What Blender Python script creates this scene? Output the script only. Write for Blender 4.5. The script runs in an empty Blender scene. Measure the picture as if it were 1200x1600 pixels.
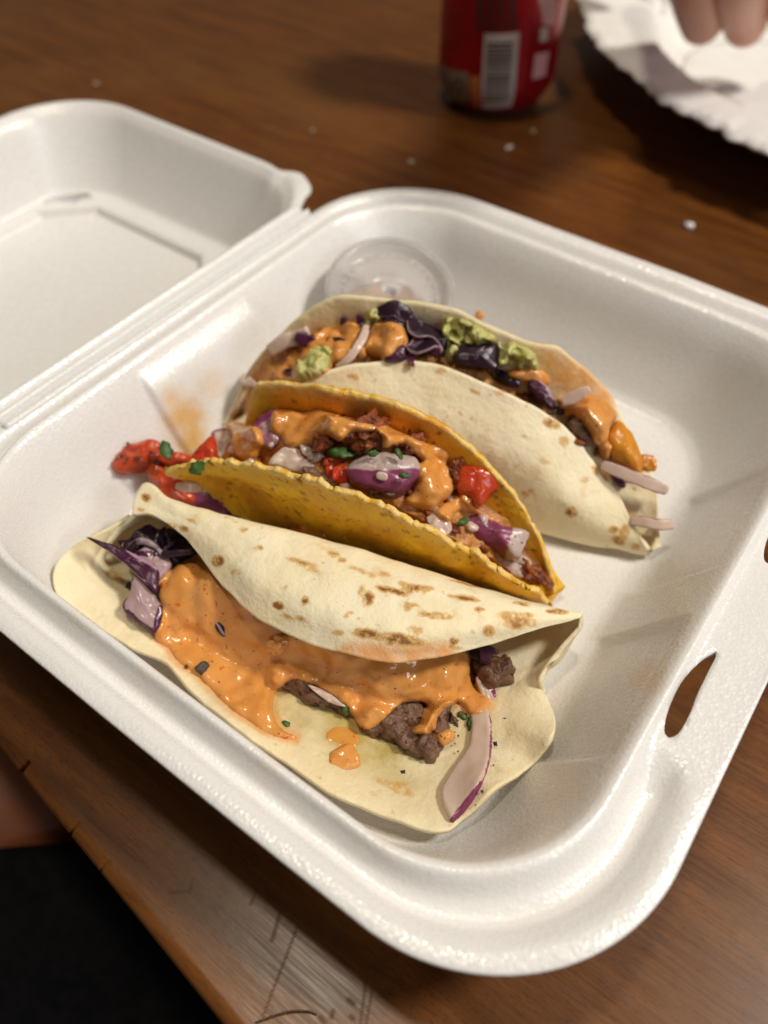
import bpy, bmesh, math, random
from mathutils import Vector, Matrix, noise
from mathutils.bvhtree import BVHTree
from mathutils.geometry import delaunay_2d_cdt
random.seed(7)
C = bpy.context.scene.collection
sc = bpy.context.scene
V = Vector
# ------------------------------------------------------------------ camera
CAM = V((0.0863, -0.1461, 0.2084))
RM = Matrix(((0.80675457, -0.45905369, 0.37204405), (0.59086583, 0.62144831, -0.51447018), (0.00496329, 0.63487928, 0.772595405)))
FPX = 1251.57
cd = bpy.data.cameras.new('camera'); cam = bpy.data.objects.new('camera', cd); C.objects.link(cam)
cam.matrix_world = Matrix.Translation(CAM) @ RM.to_4x4()
cd.sensor_fit = 'AUTO'; cd.sensor_width = 36.0; cd.lens = 36.0 * FPX / 1600.0
cd.clip_start = 0.01; cd.clip_end = 50
cd.dof.use_dof = True; cd.dof.focus_distance = 0.199; cd.dof.aperture_fstop = 7.5
sc.camera = cam
# ------------------------------------------------------------------ light
w = bpy.data.worlds.new('World'); sc.world = w; w.use_nodes = True
bg = w.node_tree.nodes['Background']; bg.inputs[0].default_value = (1.0, 0.88, 0.74, 1); bg.inputs[1].default_value = 0.08
def lamp(name, loc, target, size, energy, col, shape='DISK'):
    l = bpy.data.lights.new(name, 'AREA'); l.shape = shape; l.size = size; l.energy = energy; l.color = col
    o = bpy.data.objects.new(name, l); C.objects.link(o); o.location = loc
    o.rotation_euler = (V(target) - V(loc)).to_track_quat('-Z', 'Y').to_euler()
    return o
lamp('ceiling_lamp', (-0.17, 0.03, 1.60), (0, 0, 0), 0.13, 5.6, (1.0, 0.87, 0.67))
lamp('ceiling_lamp', (0.95, 0.60, 1.60), (0, 0, 0), 0.30, 25.0, (1.0, 0.93, 0.83))
lamp('side_lamp', (1.5, -0.10, 0.95), (0, 0, 0.02), 0.5, 4.6, (0.86, 0.90, 1.0))
sc.view_settings.view_transform = 'Standard'; sc.view_settings.look = 'None'
sc.view_settings.exposure = 0.25; sc.view_settings.gamma = 1.0
sc.cycles.use_denoising = True
sc.cycles.max_bounces = 10; sc.cycles.caustics_reflective = False

# ------------------------------------------------------------------ helpers
def ray(px, py):
    return (RM @ V(((px - 600) / FPX, (800 - py) / FPX, -1))).normalized()
def at(px, py, z):
    d = ray(px, py); return CAM + d * ((z - CAM.z) / d.z)
def pix(p):
    c = RM.transposed() @ (V(p) - CAM)
    return 600 + FPX * c.x / -c.z, 800 - FPX * c.y / -c.z
def pt(p):
    return at(*p) if abs(p[0]) > 2 else V(p)
CR, CU, CB = V(RM.col[0]), V(RM.col[1]), V(RM.col[2])
def fbm(p, s, o=3):
    return noise.fractal(V(p) * s, 0.9, 2.0, o, noise_basis='PERLIN_ORIGINAL')
def sstep(a, b, x):
    if a == b: return 0.0 if x < a else 1.0
    t = min(1, max(0, (x - a) / (b - a))); return t * t * (3 - 2 * t)
def catmull(pts, n, closed=False):
    P = [V(p) for p in pts]; m = len(P)
    segs = m if closed else m - 1
    fine = []
    for i in range(segs):
        p1, p2 = P[i], P[(i + 1) % m]
        p0 = P[(i - 1) % m] if closed or i > 0 else p1 * 2 - p2
        p3 = P[(i + 2) % m] if closed or i + 2 < m else p2 * 2 - p1
        for k in range(16):
            t = k / 16
            fine.append(0.5 * ((2 * p1) + (p2 - p0) * t + (2 * p0 - 5 * p1 + 4 * p2 - p3) * t * t + (3 * p1 - p0 - 3 * p2 + p3) * t ** 3))
    fine.append(P[0].copy() if closed else P[-1].copy())
    L = [0.0]
    for a, b in zip(fine, fine[1:]): L.append(L[-1] + (b - a).length)
    out = []; j = 0; cnt = n if closed else n - 1
    for k in range(n):
        s = L[-1] * k / cnt
        while j < len(L) - 2 and L[j + 1] < s: j += 1
        d = L[j + 1] - L[j]
        out.append(fine[j].lerp(fine[j + 1], (s - L[j]) / d if d > 1e-12 else 0))
    return out
def mesh_obj(name, verts, faces, mat, parent=None, smooth=True, attrs=None, uv=None):
    me = bpy.data.meshes.new(name); me.from_pydata([tuple(v) for v in verts], [], faces)
    if smooth: me.polygons.foreach_set('use_smooth', [True] * len(me.polygons))
    for k, vals in (attrs or {}).items():
        a = me.attributes.new(k, 'FLOAT', 'POINT'); a.data.foreach_set('value', [float(x) for x in vals])
    if mat: me.materials.append(mat)
    me.update()
    o = bpy.data.objects.new(name, me); C.objects.link(o)
    if parent: o.parent = parent
    return o
def thing(o, label, cat, group=None):
    o['label'] = label; o['category'] = cat
    if group: o['group'] = group
    return o
def empty(name, label, cat, loc=(0, 0, 0), group=None):
    o = bpy.data.objects.new(name, None); C.objects.link(o); o.location = loc; o.empty_display_size = .01
    return thing(o, label, cat, group)
def solid(o, th, off=-1):
    m = o.modifiers.new('thickness', 'SOLIDIFY'); m.thickness = th; m.offset = off; m.use_even_offset = False
    return o
def subsurf(o, n=1):
    m = o.modifiers.new('smooth', 'SUBSURF'); m.levels = n; m.render_levels = n; return o
def grid_faces(nr, nc, closed=False):
    f = []
    for i in range(nr - 1):
        for j in range(nc if closed else nc - 1):
            k = (j + 1) % nc
            f.append((i * nc + j, i * nc + k, (i + 1) * nc + k, (i + 1) * nc + j))
    return f
def inpoly(x, y, poly):
    r = False; j = len(poly) - 1
    for i in range(len(poly)):
        xi, yi = poly[i]; xj, yj = poly[j]
        if (yi > y) != (yj > y) and x < (xj - xi) * (y - yi) / (yj - yi) + xi: r = not r
        j = i
    return r
def segd(x, y, a, b):
    ax, ay = a; bx, by = b; dx, dy = bx - ax, by - ay; L = dx * dx + dy * dy
    t = 0 if L == 0 else min(1, max(0, ((x - ax) * dx + (y - ay) * dy) / L))
    return math.hypot(x - ax - t * dx, y - ay - t * dy)
BV = {}
def reg(key, verts, faces): BV[key] = BVHTree.FromPolygons([tuple(v) for v in verts], faces)
def hit(px, py, keys):
    d = ray(px, py); best = None
    for k in keys:
        loc, n, i, dist = BV[k].ray_cast(CAM, d)
        if loc is not None and (best is None or dist < best[2]): best = (loc, n if n.dot(d) < 0 else -n, dist)
    return best

# ------------------------------------------------------------------ materials
def newmat(name):
    m = bpy.data.materials.new(name); m.use_nodes = True
    nt = m.node_tree; return m, nt, nt.nodes['Principled BSDF']
class N:
    """small node-graph writer"""
    def __init__(s, nt): s.nt = nt; s.co = None
    def new(s, t, **kw):
        n = s.nt.nodes.new(t)
        for k, v in kw.items(): setattr(n, k, v)
        return n
    def link(s, a, b): s.nt.links.new(a, b)
    def coord(s, rotz=0, scale=(1, 1, 1)):
        tc = s.new('ShaderNodeTexCoord'); mp = s.new('ShaderNodeMapping')
        mp.inputs['Rotation'].default_value = (0, 0, rotz); mp.inputs['Scale'].default_value = scale
        s.link(tc.outputs['Object'], mp.inputs[0]); return mp.outputs[0]
    def noise(s, co, scale, detail=4, rough=.55, dist=0):
        n = s.new('ShaderNodeTexNoise'); n.inputs['Scale'].default_value = scale; n.inputs['Detail'].default_value = detail
        n.inputs['Roughness'].default_value = rough; n.inputs['Distortion'].default_value = dist
        s.link(co, n.inputs['Vector']); return n.outputs['Fac']
    def vor(s, co, scale, out='Distance', feat='F1'):
        n = s.new('ShaderNodeTexVoronoi', feature=feat); n.inputs['Scale'].default_value = scale
        s.link(co, n.inputs['Vector']); return n.outputs[out]
    def ramp(s, fac, stops):
        n = s.new('ShaderNodeValToRGB'); e = n.color_ramp.elements
        while len(e) < len(stops): e.new(.5)
        for el, (p, c) in zip(e, stops):
            el.position = p; el.color = c if len(c) == 4 else (*c, 1)
        s.link(fac, n.inputs[0]); return n.outputs[0]
    def rng(s, v, a, b, c=0, d=1):
        n = s.new('ShaderNodeMapRange'); n.interpolation_type = 'SMOOTHSTEP'
        for i, x in zip((1, 2, 3, 4), (a, b, c, d)): n.inputs[i].default_value = x
        s.link(v, n.inputs[0]); return n.outputs[0]
    def mix(s, fac, a, b, mode='MIX'):
        n = s.new('ShaderNodeMix', data_type='RGBA', blend_type=mode)
        for sock, v in ((n.inputs[0], fac), (n.inputs[6], a), (n.inputs[7], b)):
            if isinstance(v, (int, float)): sock.default_value = v
            elif isinstance(v, tuple): sock.default_value = (*v, 1)
            else: s.link(v, sock)
        return n.outputs[2]
    def math(s, op, a, b=0.0):
        n = s.new('ShaderNodeMath', operation=op)
        for sock, v in ((n.inputs[0], a), (n.inputs[1], b)):
            if isinstance(v, (int, float)): sock.default_value = v
            else: s.link(v, sock)
        return n.outputs[0]
    def attr(s, name):
        n = s.new('ShaderNodeAttribute', attribute_name=name); return n.outputs['Fac']
    def bump(s, h, strength, dist, prev=None):
        n = s.new('ShaderNodeBump'); n.inputs['Strength'].default_value = strength; n.inputs['Distance'].default_value = dist
        s.link(h, n.inputs['Height'])
        if prev is not None: s.link(prev, n.inputs['Normal'])
        return n.outputs[0]
def sss(b, w, radius, scale):
    b.inputs['Subsurface Weight'].default_value = w; b.inputs['Subsurface Radius'].default_value = radius
    b.inputs['Subsurface Scale'].default_value = scale

def mat_foam():
    m, nt, b = newmat('white_foam'); n = N(nt); co = n.coord()
    st = n.attr('stain'); big = n.noise(co, 25, 3)
    base = n.mix(big, (.77, .758, .742), (.81, .80, .788))
    base = n.mix(n.math('MULTIPLY', st, n.rng(n.noise(co, 160, 4), .2, .7, .55, 1)), base, (.70, .40, .08))
    nt.links.new(base, b.inputs['Base Color'])
    v = n.vor(co, 1150, 'Distance'); g = n.noise(co, 1500, 2)
    nb = n.bump(v, .38, .00024); nb = n.bump(g, .2, .00014, nb)
    nt.links.new(nb, b.inputs['Normal'])
    vc = n.vor(co, 1150, 'Color')
    nt.links.new(n.rng(vc, 0, 1, .17, .38), b.inputs['Roughness'])
    b.inputs['Specular IOR Level'].default_value = .8
    sss(b, .3, (1, .85, .7), .003)
    return m
def mat_tortilla(name, c1, c2):
    m, nt, b = newmat(name); n = N(nt); co = n.coord()
    f = n.noise(co, 60, 5); col = n.mix(n.rng(f, .3, .7), c1, c2)
    fine = n.noise(co, 900, 3)
    col = n.mix(n.math('MULTIPLY', n.rng(fine, .45, .7), .25), col, (.88, .80, .60))
    col = n.mix(n.math('MULTIPLY', n.rng(n.noise(co, 300, 3), .66, .74), .55), col, (.55, .33, .11))
    # pale toasted freckles
    fr = n.math('MULTIPLY', n.rng(n.noise(co, 130, 3), .60, .72), .35)
    col = n.mix(fr, col, (.62, .40, .14))
    sa = n.attr('sauce'); col = n.mix(n.math('MULTIPLY', sa, n.rng(n.noise(co, 220, 4), .25, .65, .5, 1)), col, (.74, .27, .04))
    oil = n.attr('oil'); col = n.mix(n.math('MULTIPLY', oil, n.rng(n.noise(co, 75, 5, .6), .3, .7, .25, .85)), col, (.47, .37, .13))
    s = n.attr('scorch'); sm = n.math('MULTIPLY', s, n.rng(n.noise(co, 420, 5, .7), .25, .65, .15, 1.3))
    col = n.mix(n.math('MULTIPLY', n.rng(sm, .05, .55), .85), col, (.60, .34, .09)); col = n.mix(n.math('MULTIPLY', n.rng(sm, .5, 1.05), .9), col, (.22, .085, .02))
    nt.links.new(col, b.inputs['Base Color'])
    nb = n.bump(n.noise(co, 120, 5, .6), .6, .0012); nb = n.bump(n.noise(co, 600, 4, .7), .6, .0005, nb)
    nt.links.new(nb, b.inputs['Normal'])
    nt.links.new(n.math('SUBTRACT', .62, n.math('MULTIPLY', oil, .36)), b.inputs['Roughness'])
    b.inputs['Specular IOR Level'].default_value = .3
    sss(b, .25, (1, .6, .25), .003)
    return m
def mat_corn():
    m, nt, b = newmat('yellow_corn_shell'); n = N(nt); co = n.coord(); st = n.coord(-.35, (1, 5, 1))
    col = n.mix(n.rng(n.noise(st, 80, 5), .3, .7), (.84, .52, .016), (.70, .36, .010))
    col = n.mix(n.rng(n.noise(co, 45, 4), .5, .75), col, (.60, .27, .012))
    col = n.mix(n.math('MULTIPLY', n.rng(n.noise(st, 330, 3), .58, .70), .7), col, (.24, .10, .012))
    col = n.mix(n.math('MULTIPLY', n.attr('edge'), n.rng(n.noise(co, 300, 3), .3, .6)), col, (.82, .58, .20))
    sa = n.attr('sauce'); col = n.mix(n.math('MULTIPLY', sa, .8), col, (.76, .25, .02))
    sp = n.attr('scorch'); col = n.mix(n.math('MULTIPLY', sp, .9), col, (.10, .04, .01))
    nt.links.new(col, b.inputs['Base Color'])
    nb = n.bump(n.noise(st, 260, 5), .5, .0009); nb = n.bump(n.noise(co, 900, 3), .5, .0005, nb)
    nt.links.new(nb, b.inputs['Normal']); b.inputs['Roughness'].default_value = .42
    sss(b, .15, (1, .6, .1), .002)
    return m
def mat_sauce(name='orange_sauce', c=(.68, .315, .085), c2=(.62, .255, .05)):
    m, nt, b = newmat(name); n = N(nt); co = n.coord()
    col = n.mix(n.rng(n.noise(co, 70, 4), .35, .7), c, c2)
    col = n.mix(n.math('MULTIPLY', n.rng(n.noise(co, 520, 3), .63, .70), .8), col, (.50, .075, .01))
    col = n.mix(n.math('MULTIPLY', n.rng(n.noise(co, 1100, 2), .68, .74), .8), col, (.12, .04, .02))
    nt.links.new(col, b.inputs['Base Color'])
    nb = n.bump(n.noise(co, 160, 4), .35, .0012); nb = n.bump(n.noise(co, 600, 3), .15, .0005, nb)
    nt.links.new(nb, b.inputs['Normal'])
    b.inputs['Roughness'].default_value = .16; b.inputs['Specular IOR Level'].default_value = .6
    sss(b, .18, (1, .5, .15), .002)
    return m
def mat_simple(name, c1, c2, scale, rough, bump=.3, bscale=300, tint=None, s=0, sr=(1, .5, .3), bd=.0008, spec=.5, dark=None):
    m, nt, b = newmat(name); n = N(nt); co = n.coord()
    col = n.mix(n.rng(n.noise(co, scale, 5), .3, .7), c1, c2)
    if dark: col = n.mix(n.rng(n.noise(co, dark[0], 4), dark[1], dark[1] + .12), col, dark[2])
    if tint: col = n.mix(n.rng(n.math('ADD', n.attr('tint'), n.math('MULTIPLY', n.math('SUBTRACT', n.noise(co, 400, 3), .5), .5)), .3, .7), col, tint)
    nt.links.new(col, b.inputs['Base Color'])
    nt.links.new(n.bump(n.noise(co, bscale, 5), bump, bd), b.inputs['Normal'])
    b.inputs['Roughness'].default_value = rough; b.inputs['Specular IOR Level'].default_value = spec
    if s: sss(b, s, sr, .003)
    return m
def mat_wood():
    m, nt, b = newmat('brown_wood'); n = N(nt)
    EA = .117
    a = n.coord(EA, (1, 9, 1)); g = n.coord(EA, (1, 22, 1)); co = n.coord(EA)
    col = n.mix(n.rng(n.noise(a, 16, 6, .6, .6), .3, .7), (.100, .032, .007), (.180, .062, .012))
    col = n.mix(n.math('MULTIPLY', n.rng(n.noise(g, 70, 5, .7), .5, .72), .4), col, (.045, .016, .006))
    p = n.coord(EA, (1, 7, 1)); col = n.mix(n.math('MULTIPLY', n.rng(n.noise(p, 190, 4, .7), .50, .68), .42), col, (.030, .011, .006))
    col = n.mix(n.math('MULTIPLY', n.rng(n.noise(p, 420, 2, .7), .58, .66), .6), col, (.022, .009, .005))
    col = n.mix(n.math('MULTIPLY', n.rng(n.noise(co, 9, 3), .45, .7), .5), col, (.165, .072, .020))
    col = n.mix(n.math('MULTIPLY', n.rng(n.noise(n.coord(EA, (1, 3, 1)), 60, 5), .58, .72), .5), col, (.05, .022, .014))
    sc_ = n.attr('scratch'); col = n.mix(n.math('MULTIPLY', sc_, .3), col, (.035, .014, .008))
    ed = n.attr('edge'); col = n.mix(n.math('MULTIPLY', ed, n.rng(n.noise(a, 60, 5), .3, .6)), col, (.16, .06, .014))
    nt.links.new(col, b.inputs['Base Color'])
    nb = n.bump(n.noise(p, 190, 3), .12, .0002); nb = n.bump(n.noise(co, 60, 3), .05, .001, nb)
    inv = n.math('SUBTRACT', 1.0, sc_)
    nt.links.new(nb, b.inputs['Normal'])
    nt.links.new(n.math('ADD', n.rng(n.noise(g, 50, 4), .3, .7, .27, .35), n.math('MULTIPLY', sc_, .15)), b.inputs['Roughness'])
    b.inputs['Specular IOR Level'].default_value = .30
    return m
def flat(name, c, rough=.4, metal=0.0):
    m, nt, b = newmat(name); n = N(nt); co = n.coord()
    col = n.mix(n.noise(co, 300, 3), tuple(x * .88 for x in c), tuple(min(1, x * 1.1) for x in c))
    nt.links.new(col, b.inputs['Base Color']); b.inputs['Roughness'].default_value = rough; b.inputs['Metallic'].default_value = metal
    return m
M = {}
M['foam'] = mat_foam()
M['flour'] = mat_tortilla('flour_tortilla', (.88, .79, .58), (.84, .72, .47))
M['corn'] = mat_corn(); M['sauce'] = mat_sauce(); M['wood'] = mat_wood()
M['pale_sauce'] = mat_sauce('thin_orange_sauce', (.66, .36, .11), (.62, .28, .05))
M['tomato'] = mat_simple('red_tomato', (.44, .032, .011), (.56, .085, .020), 160, .2, .5, 260, s=.2, sr=(1, .25, .1), dark=(230, .62, (.30, .02, .01)))
M['meat'] = mat_simple('brown_meat', (.12, .058, .032), (.20, .10, .058), 200, .36, .9, 330, bd=.002, dark=(420, .55, (.035, .014, .008)))
M['chorizo'] = mat_simple('crisp_red_meat', (.20, .038, .009), (.33, .085, .018), 300, .25, 1.0, 400, bd=.002, dark=(500, .52, (.08, .015, .004)))
M['onion'] = mat_simple('red_onion', (.62, .50, .42), (.54, .40, .34), 110, .24, .3, 240, tint=(.20, .035, .10), s=.4, sr=(1, .6, .6))
M['onion_skin'] = mat_simple('purple_onion', (.27, .065, .135), (.19, .038, .090), 120, .27, .5, 300, tint=(.46, .36, .33), s=.2, sr=(1, .4, .6))
M['cabbage'] = mat_simple('purple_cabbage', (.030, .010, .022), (.016, .008, .014), 90, .30, .5, 260, tint=(.40, .29, .32), spec=.35)
M['cabbage_pale'] = mat_simple('pale_cabbage', (.40, .28, .29), (.33, .22, .22), 90, .25, .2, 200, tint=(.075, .012, .055), s=.2, sr=(1, .5, .6))
M['cabbage_strip'] = mat_simple('violet_cabbage', (.070, .012, .042), (.040, .010, .026), 90, .32, .4, 260, tint=(.42, .24, .33), spec=.35)
M['guac'] = mat_simple('green_avocado', (.44, .43, .12), (.56, .53, .23), 200, .3, .7, 300, s=.3, sr=(.7, 1, .2), bd=.0015)
M['cilantro'] = mat_simple('green_herb', (.028, .075, .010), (.05, .12, .018), 300, .5, .3, 400)
M['pepper'] = mat_simple('black_pepper', (.03, .02, .015), (.08, .05, .03), 900, .6, .5, 900)
M['orange_pepper'] = mat_simple('orange_pepper', (.62, .26, .02), (.50, .17, .012), 120, .25, .3, 200, s=.2)
M['filling'] = mat_simple('dark_filling', (.09, .030, .012), (.22, .080, .022), 150, .35, .9, 300, bd=.002)
M['sauced'] = mat_simple('sauced_filling', (.60, .27, .065), (.42, .16, .04), 160, .28, .9, 260, bd=.002)
M['dust'] = mat_simple('pale_dust', (.34, .24, .16), (.42, .30, .21), 300, .8)
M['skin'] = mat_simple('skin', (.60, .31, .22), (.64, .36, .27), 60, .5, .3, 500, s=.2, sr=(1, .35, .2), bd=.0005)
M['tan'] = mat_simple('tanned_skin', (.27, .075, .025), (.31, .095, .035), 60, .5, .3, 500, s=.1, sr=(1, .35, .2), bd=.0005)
M['cloth'] = mat_simple('black_cloth', (.006, .006, .007), (.011, .010, .011), 200, .9, .3, 900, spec=.1)
M['paper'] = mat_simple('white_paper', (.80, .79, .77), (.84, .83, .81), 80, .8, .6, 260, bd=.0012, spec=.2)
M['red'] = flat('red_can_paint', (.38, .004, .012), .28, .35); M['white'] = flat('white_print', (.62, .58, .54)); M['bar'] = flat('dark_print', (.07, .035, .03))
M['grey'] = flat('grey_print', (.26, .22, .20)); M['orange'] = flat('orange_print', (.60, .20, .05)); M['darkred'] = flat('dark_red_print', (.14, .008, .012))
M['pink'] = flat('pale_print', (.75, .42, .42)); M['metal'] = flat('aluminium', (.55, .53, .5), .3, 1.0)
M['floor'] = mat_simple('dark_floor', (.05, .022, .012), (.07, .03, .016), 8, .6, .1, 30)
def mat_clear():
    m, nt, b = newmat('clear_plastic'); n = N(nt)
    b.inputs['Base Color'].default_value = (.95, .93, .92, 1); b.inputs['Roughness'].default_value = .12
    b.inputs['Transmission Weight'].default_value = .78; b.inputs['IOR'].default_value = 1.25
    nt.links.new(n.bump(n.noise(n.coord(), 220, 3), .3, .0006), b.inputs['Normal'])
    return m
M['clear'] = mat_clear()

# ------------------------------------------------------------------ table and floor
def build_table():
    EA = math.radians(-6.7); ux = V((math.cos(EA), math.sin(EA), 0)); uy = V((-math.sin(EA), math.cos(EA), 0))
    o0 = V((.0046, -.1425, 0))           # a point on the front edge
    def lines(a, b, fa, fb, fine, coarse):
        r = []; x = a
        while x < b:
            r.append(x); x += fine if fa <= x < fb else coarse
        r.append(b); return r
    us = lines(-.62, .72, -.07, .10, .00045, .02)
    vs = lines(.004, 1.1, .004, .046, .00045, .02)
    prof = [(.060, -.036, 0), (.030, -.026, .1), (.004, -.006, .6), (.0006, -.0036, 1), (.0006, -.0020, 1), (.0014, -.0008, 1), (.0028, -.0001, .6)]   # edge: (v, z, edge tint)
    SCR = [((392, 1413), (402, 1387), 1.6), ((425, 1470), (441, 1415), 1.8), ((410, 1590), (468, 1440), .8), ((563, 1600), (575, 1510), .8),
           ((572, 1600), (587, 1520), .8), ((295, 1395), (303, 1372), 1.6), ((265, 1395), (290, 1393), 2), ((75, 1115), (80, 1106), 1.2), ((300, 1345), (308, 1338), 1.5),
           ((640, 1590), (650, 1545), .7), ((346, 1340), (354, 1350), .8), ((545, 1562), (552, 1568), 2.5), ((500, 1590), (506, 1598), 2.5), ((520, 1580), (518, 1590), 2), ((548, 1588), (552, 1592), 2)]
    vv = [(v, z, e) for v, z, e in prof] + [(v, 0.0, .35 * (1 - sstep(.004, .009, v))) for v in vs]
    verts = []; scr = []; edge = []
    for v, z, e in vv:
        for u in us:
            nick = 0
            if v <= .003 and -.12 < u < .12:
                k = fbm((u, 3.1, 0), 170, 3); nick = max(0, k - .36) * .006
            p = o0 + ux * u + uy * (v + nick) + V((0, 0, z - nick * .4))
            verts.append(p); edge.append(min(1, e + (nick > .0004) * .5 if e else 0))
            s = 0
            if -.07 < u < .10 and z > -.002 and v < .046:
                x, y = pix(p)
                for a, b, wd in SCR:
                    s = max(s, 1 - segd(x, y, a, b) / (max(1.1, wd) * 2.4))
            scr.append(max(0, s))
    nc = len(us); f = [tuple(reversed(q)) for q in grid_faces(len(vv), nc)]
    f = [tuple(reversed(q)) for q in f]
    o = mesh_obj('table_top', verts, f, M['wood'], None, True, {'scratch': scr, 'edge': edge})
    t = empty('wooden_table', 'worn dark brown wooden table the food box stands on', 'table', (0, 0, 0)); o.parent = t
    # underside and legs, out of frame
    for lu, lv in ((-.55, .1), (.65, .1), (-.55, 1.0), (.65, 1.0)):
        bm = bmesh.new(); bmesh.ops.create_cube(bm, size=1)
        p = o0 + ux * lu + uy * lv
        for v in bm.verts:
            tp = .028 if v.co.z > 0 else .021
            v.co = V((p.x + v.co.x * 2 * tp, p.y + v.co.y * 2 * tp, -.75 if v.co.z < 0 else -.035))
        bmesh.ops.bevel(bm, geom=bm.edges[:], offset=.004, segments=2, affect='EDGES')
        me = bpy.data.meshes.new('leg'); bm.to_mesh(me); bm.free(); me.materials.append(M['wood'])
        lo = bpy.data.objects.new('leg', me); C.objects.link(lo); lo.parent = t
    fl = mesh_obj('floor', [(-6, -6, -.75), (6, -6, -.75), (6, 6, -.75), (-6, 6, -.75)], [(0, 1, 2, 3)], M['floor']); fl['kind'] = 'structure'
build_table()

# ------------------------------------------------------------------ foam box
def vnormals(verts, faces, it):
    n = [V() for _ in verts]
    for q in faces:
        a, b, c = verts[q[0]], verts[q[1]], verts[q[2]]; d = (b - a).cross(c - a) if len(q) == 3 else (c - a).cross(verts[q[3]] - b)
        for i in q: n[i] += d
    n = [v.normalized() for v in n]
    for _ in range(it):
        m = [v.copy() for v in n]
        for q in faces:
            for i in range(len(q)): m[q[i]] += n[q[i - 1]] * .5; m[q[i - 1]] += n[q[i]] * .5
        n = [v.normalized() for v in m]
    return n
def shell(verts, faces, nrm, th):
    """the sheet, its underside th below, and walls round every open edge"""
    k = len(verts); v2 = list(verts) + [v - n * th for v, n in zip(verts, nrm)]
    f2 = [tuple(q) for q in faces] + [tuple(i + k for i in reversed(q)) for q in faces]; cnt = {}
    for q in faces:
        for i in range(len(q)): cnt.setdefault(frozenset((q[i - 1], q[i])), []).append((q[i - 1], q[i]))
    f2 += [(e[0][1], e[0][0], e[0][0] + k, e[0][1] + k) for e in cnt.values() if len(e) == 1]
    used = sorted({i for q in f2 for i in q})
    return v2, f2
def rr(x0, x1, y0, y1, r, n=34):
    """rounded rectangle, same vertex count and order for every row"""
    P = []; r = min(r, (x1 - x0) / 2 - 1e-4, (y1 - y0) / 2 - 1e-4)
    cs = [(x1 - r, y1 - r, 0), (x0 + r, y1 - r, 90), (x0 + r, y0 + r, 180), (x1 - r, y0 + r, 270)]
    for k, (cx, cy, a0) in enumerate(cs):
        for i in range(n):
            a = math.radians(a0 + 90 * i / (n - 1)); P.append(V((cx + r * math.cos(a), cy + r * math.sin(a), 0)))
        nx, ny, na = cs[(k + 1) % 4]; a = math.radians(na)
        q = V((nx + r * math.cos(a), ny + r * math.sin(a), 0)); p = P[-1].copy(); m = 190
        for i in range(1, m): P.append(p.lerp(q, i / m))
    return P
def interp_rows(rows, sub):
    out = []; pts = [V(r[:3]).to_tuple() + tuple(r[3:]) for r in rows]
    n = len(rows)
    for i in range(n - 1):
        p1, p2 = rows[i], rows[i + 1]; p0 = rows[i - 1] if i else p1; p3 = rows[i + 2] if i + 2 < n else p2
        for k in range(sub):
            t = k / sub
            out.append(tuple(.5 * (2 * b + (c - a) * t + (2 * a - 5 * b + 4 * c - d) * t * t + (3 * b - a - 3 * c + d) * t ** 3) for a, b, c, d in zip(p0, p1, p2, p3)))
    out.append(rows[-1]); return out
def base_rows():
    mm = [(-107, 107, -118, 118, 45, 38.4), (-107.2, 107.2, -118.2, 118.2, 45, 39.4), (-106.6, 106.6, -117.6, 117.6, 44.6, 40.1), (-103.8, 103.4, -114.6, 114.8, 42.5, 40.3),
          (-101.9, 100.4, -112.5, 112.2, 40.5, 38.8), (-100.6, 97.6, -110.6, 109.8, 39, 35.4), (-98.4, 93.8, -107.7, 106.4, 37.5, 36.2), (-96.7, 90.4, -105.6, 103.2, 36.5, 41.3),
          (-95, 88.4, -103.8, 101, 35.6, 41.7), (-93, 86.2, -102.9, 98.8, 34.5, 39.6), (-89.5, 82.5, -102.2, 95.5, 33, 34), (-83.5, 75.5, -100.6, 90.5, 29, 22),
          (-77, 68.6, -98.0, 84.5, 27, 10.8), (-74, 65.5, -95.8, 81.5, 26, 7.6), (-70.5, 62, -92.0, 78.5, 25, 6.3), (-64, 55, -85, 72, 22, 6.0)]
    return interp_rows([tuple(x / 1000 for x in r) for r in mm], 5)
def panelx(y):      # proud middle panel on the hinge-side wall
    return .0024 * sstep(-.0345, -.0325, y) * (1 - sstep(.015, .0175, y))
def panelt(y):      # stepped panels on the tab-side wall
    return .0026 * (sstep(-.060, -.056, y) * (1 - sstep(-.0155, -.013, y)) + sstep(.003, .007, y) * (1 - sstep(.048, .051, y)))
STAINS = [((285, 650), 40, .85), ((300, 690), 34, 1.0), ((270, 625), 22, .6), ((249, 650), 4, 1.2), ((330, 600), 26, .35), ((1015, 1065), 26, .30), ((1022, 1045), 20, .3), ((640, 1200), 10, 0), ((250, 1060), 40, .12), ((420, 1195), 40, .12), ((130, 960), 30, .12), ((880, 1100), 40, .13), ((600, 1310), 40, .08)]
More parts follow.
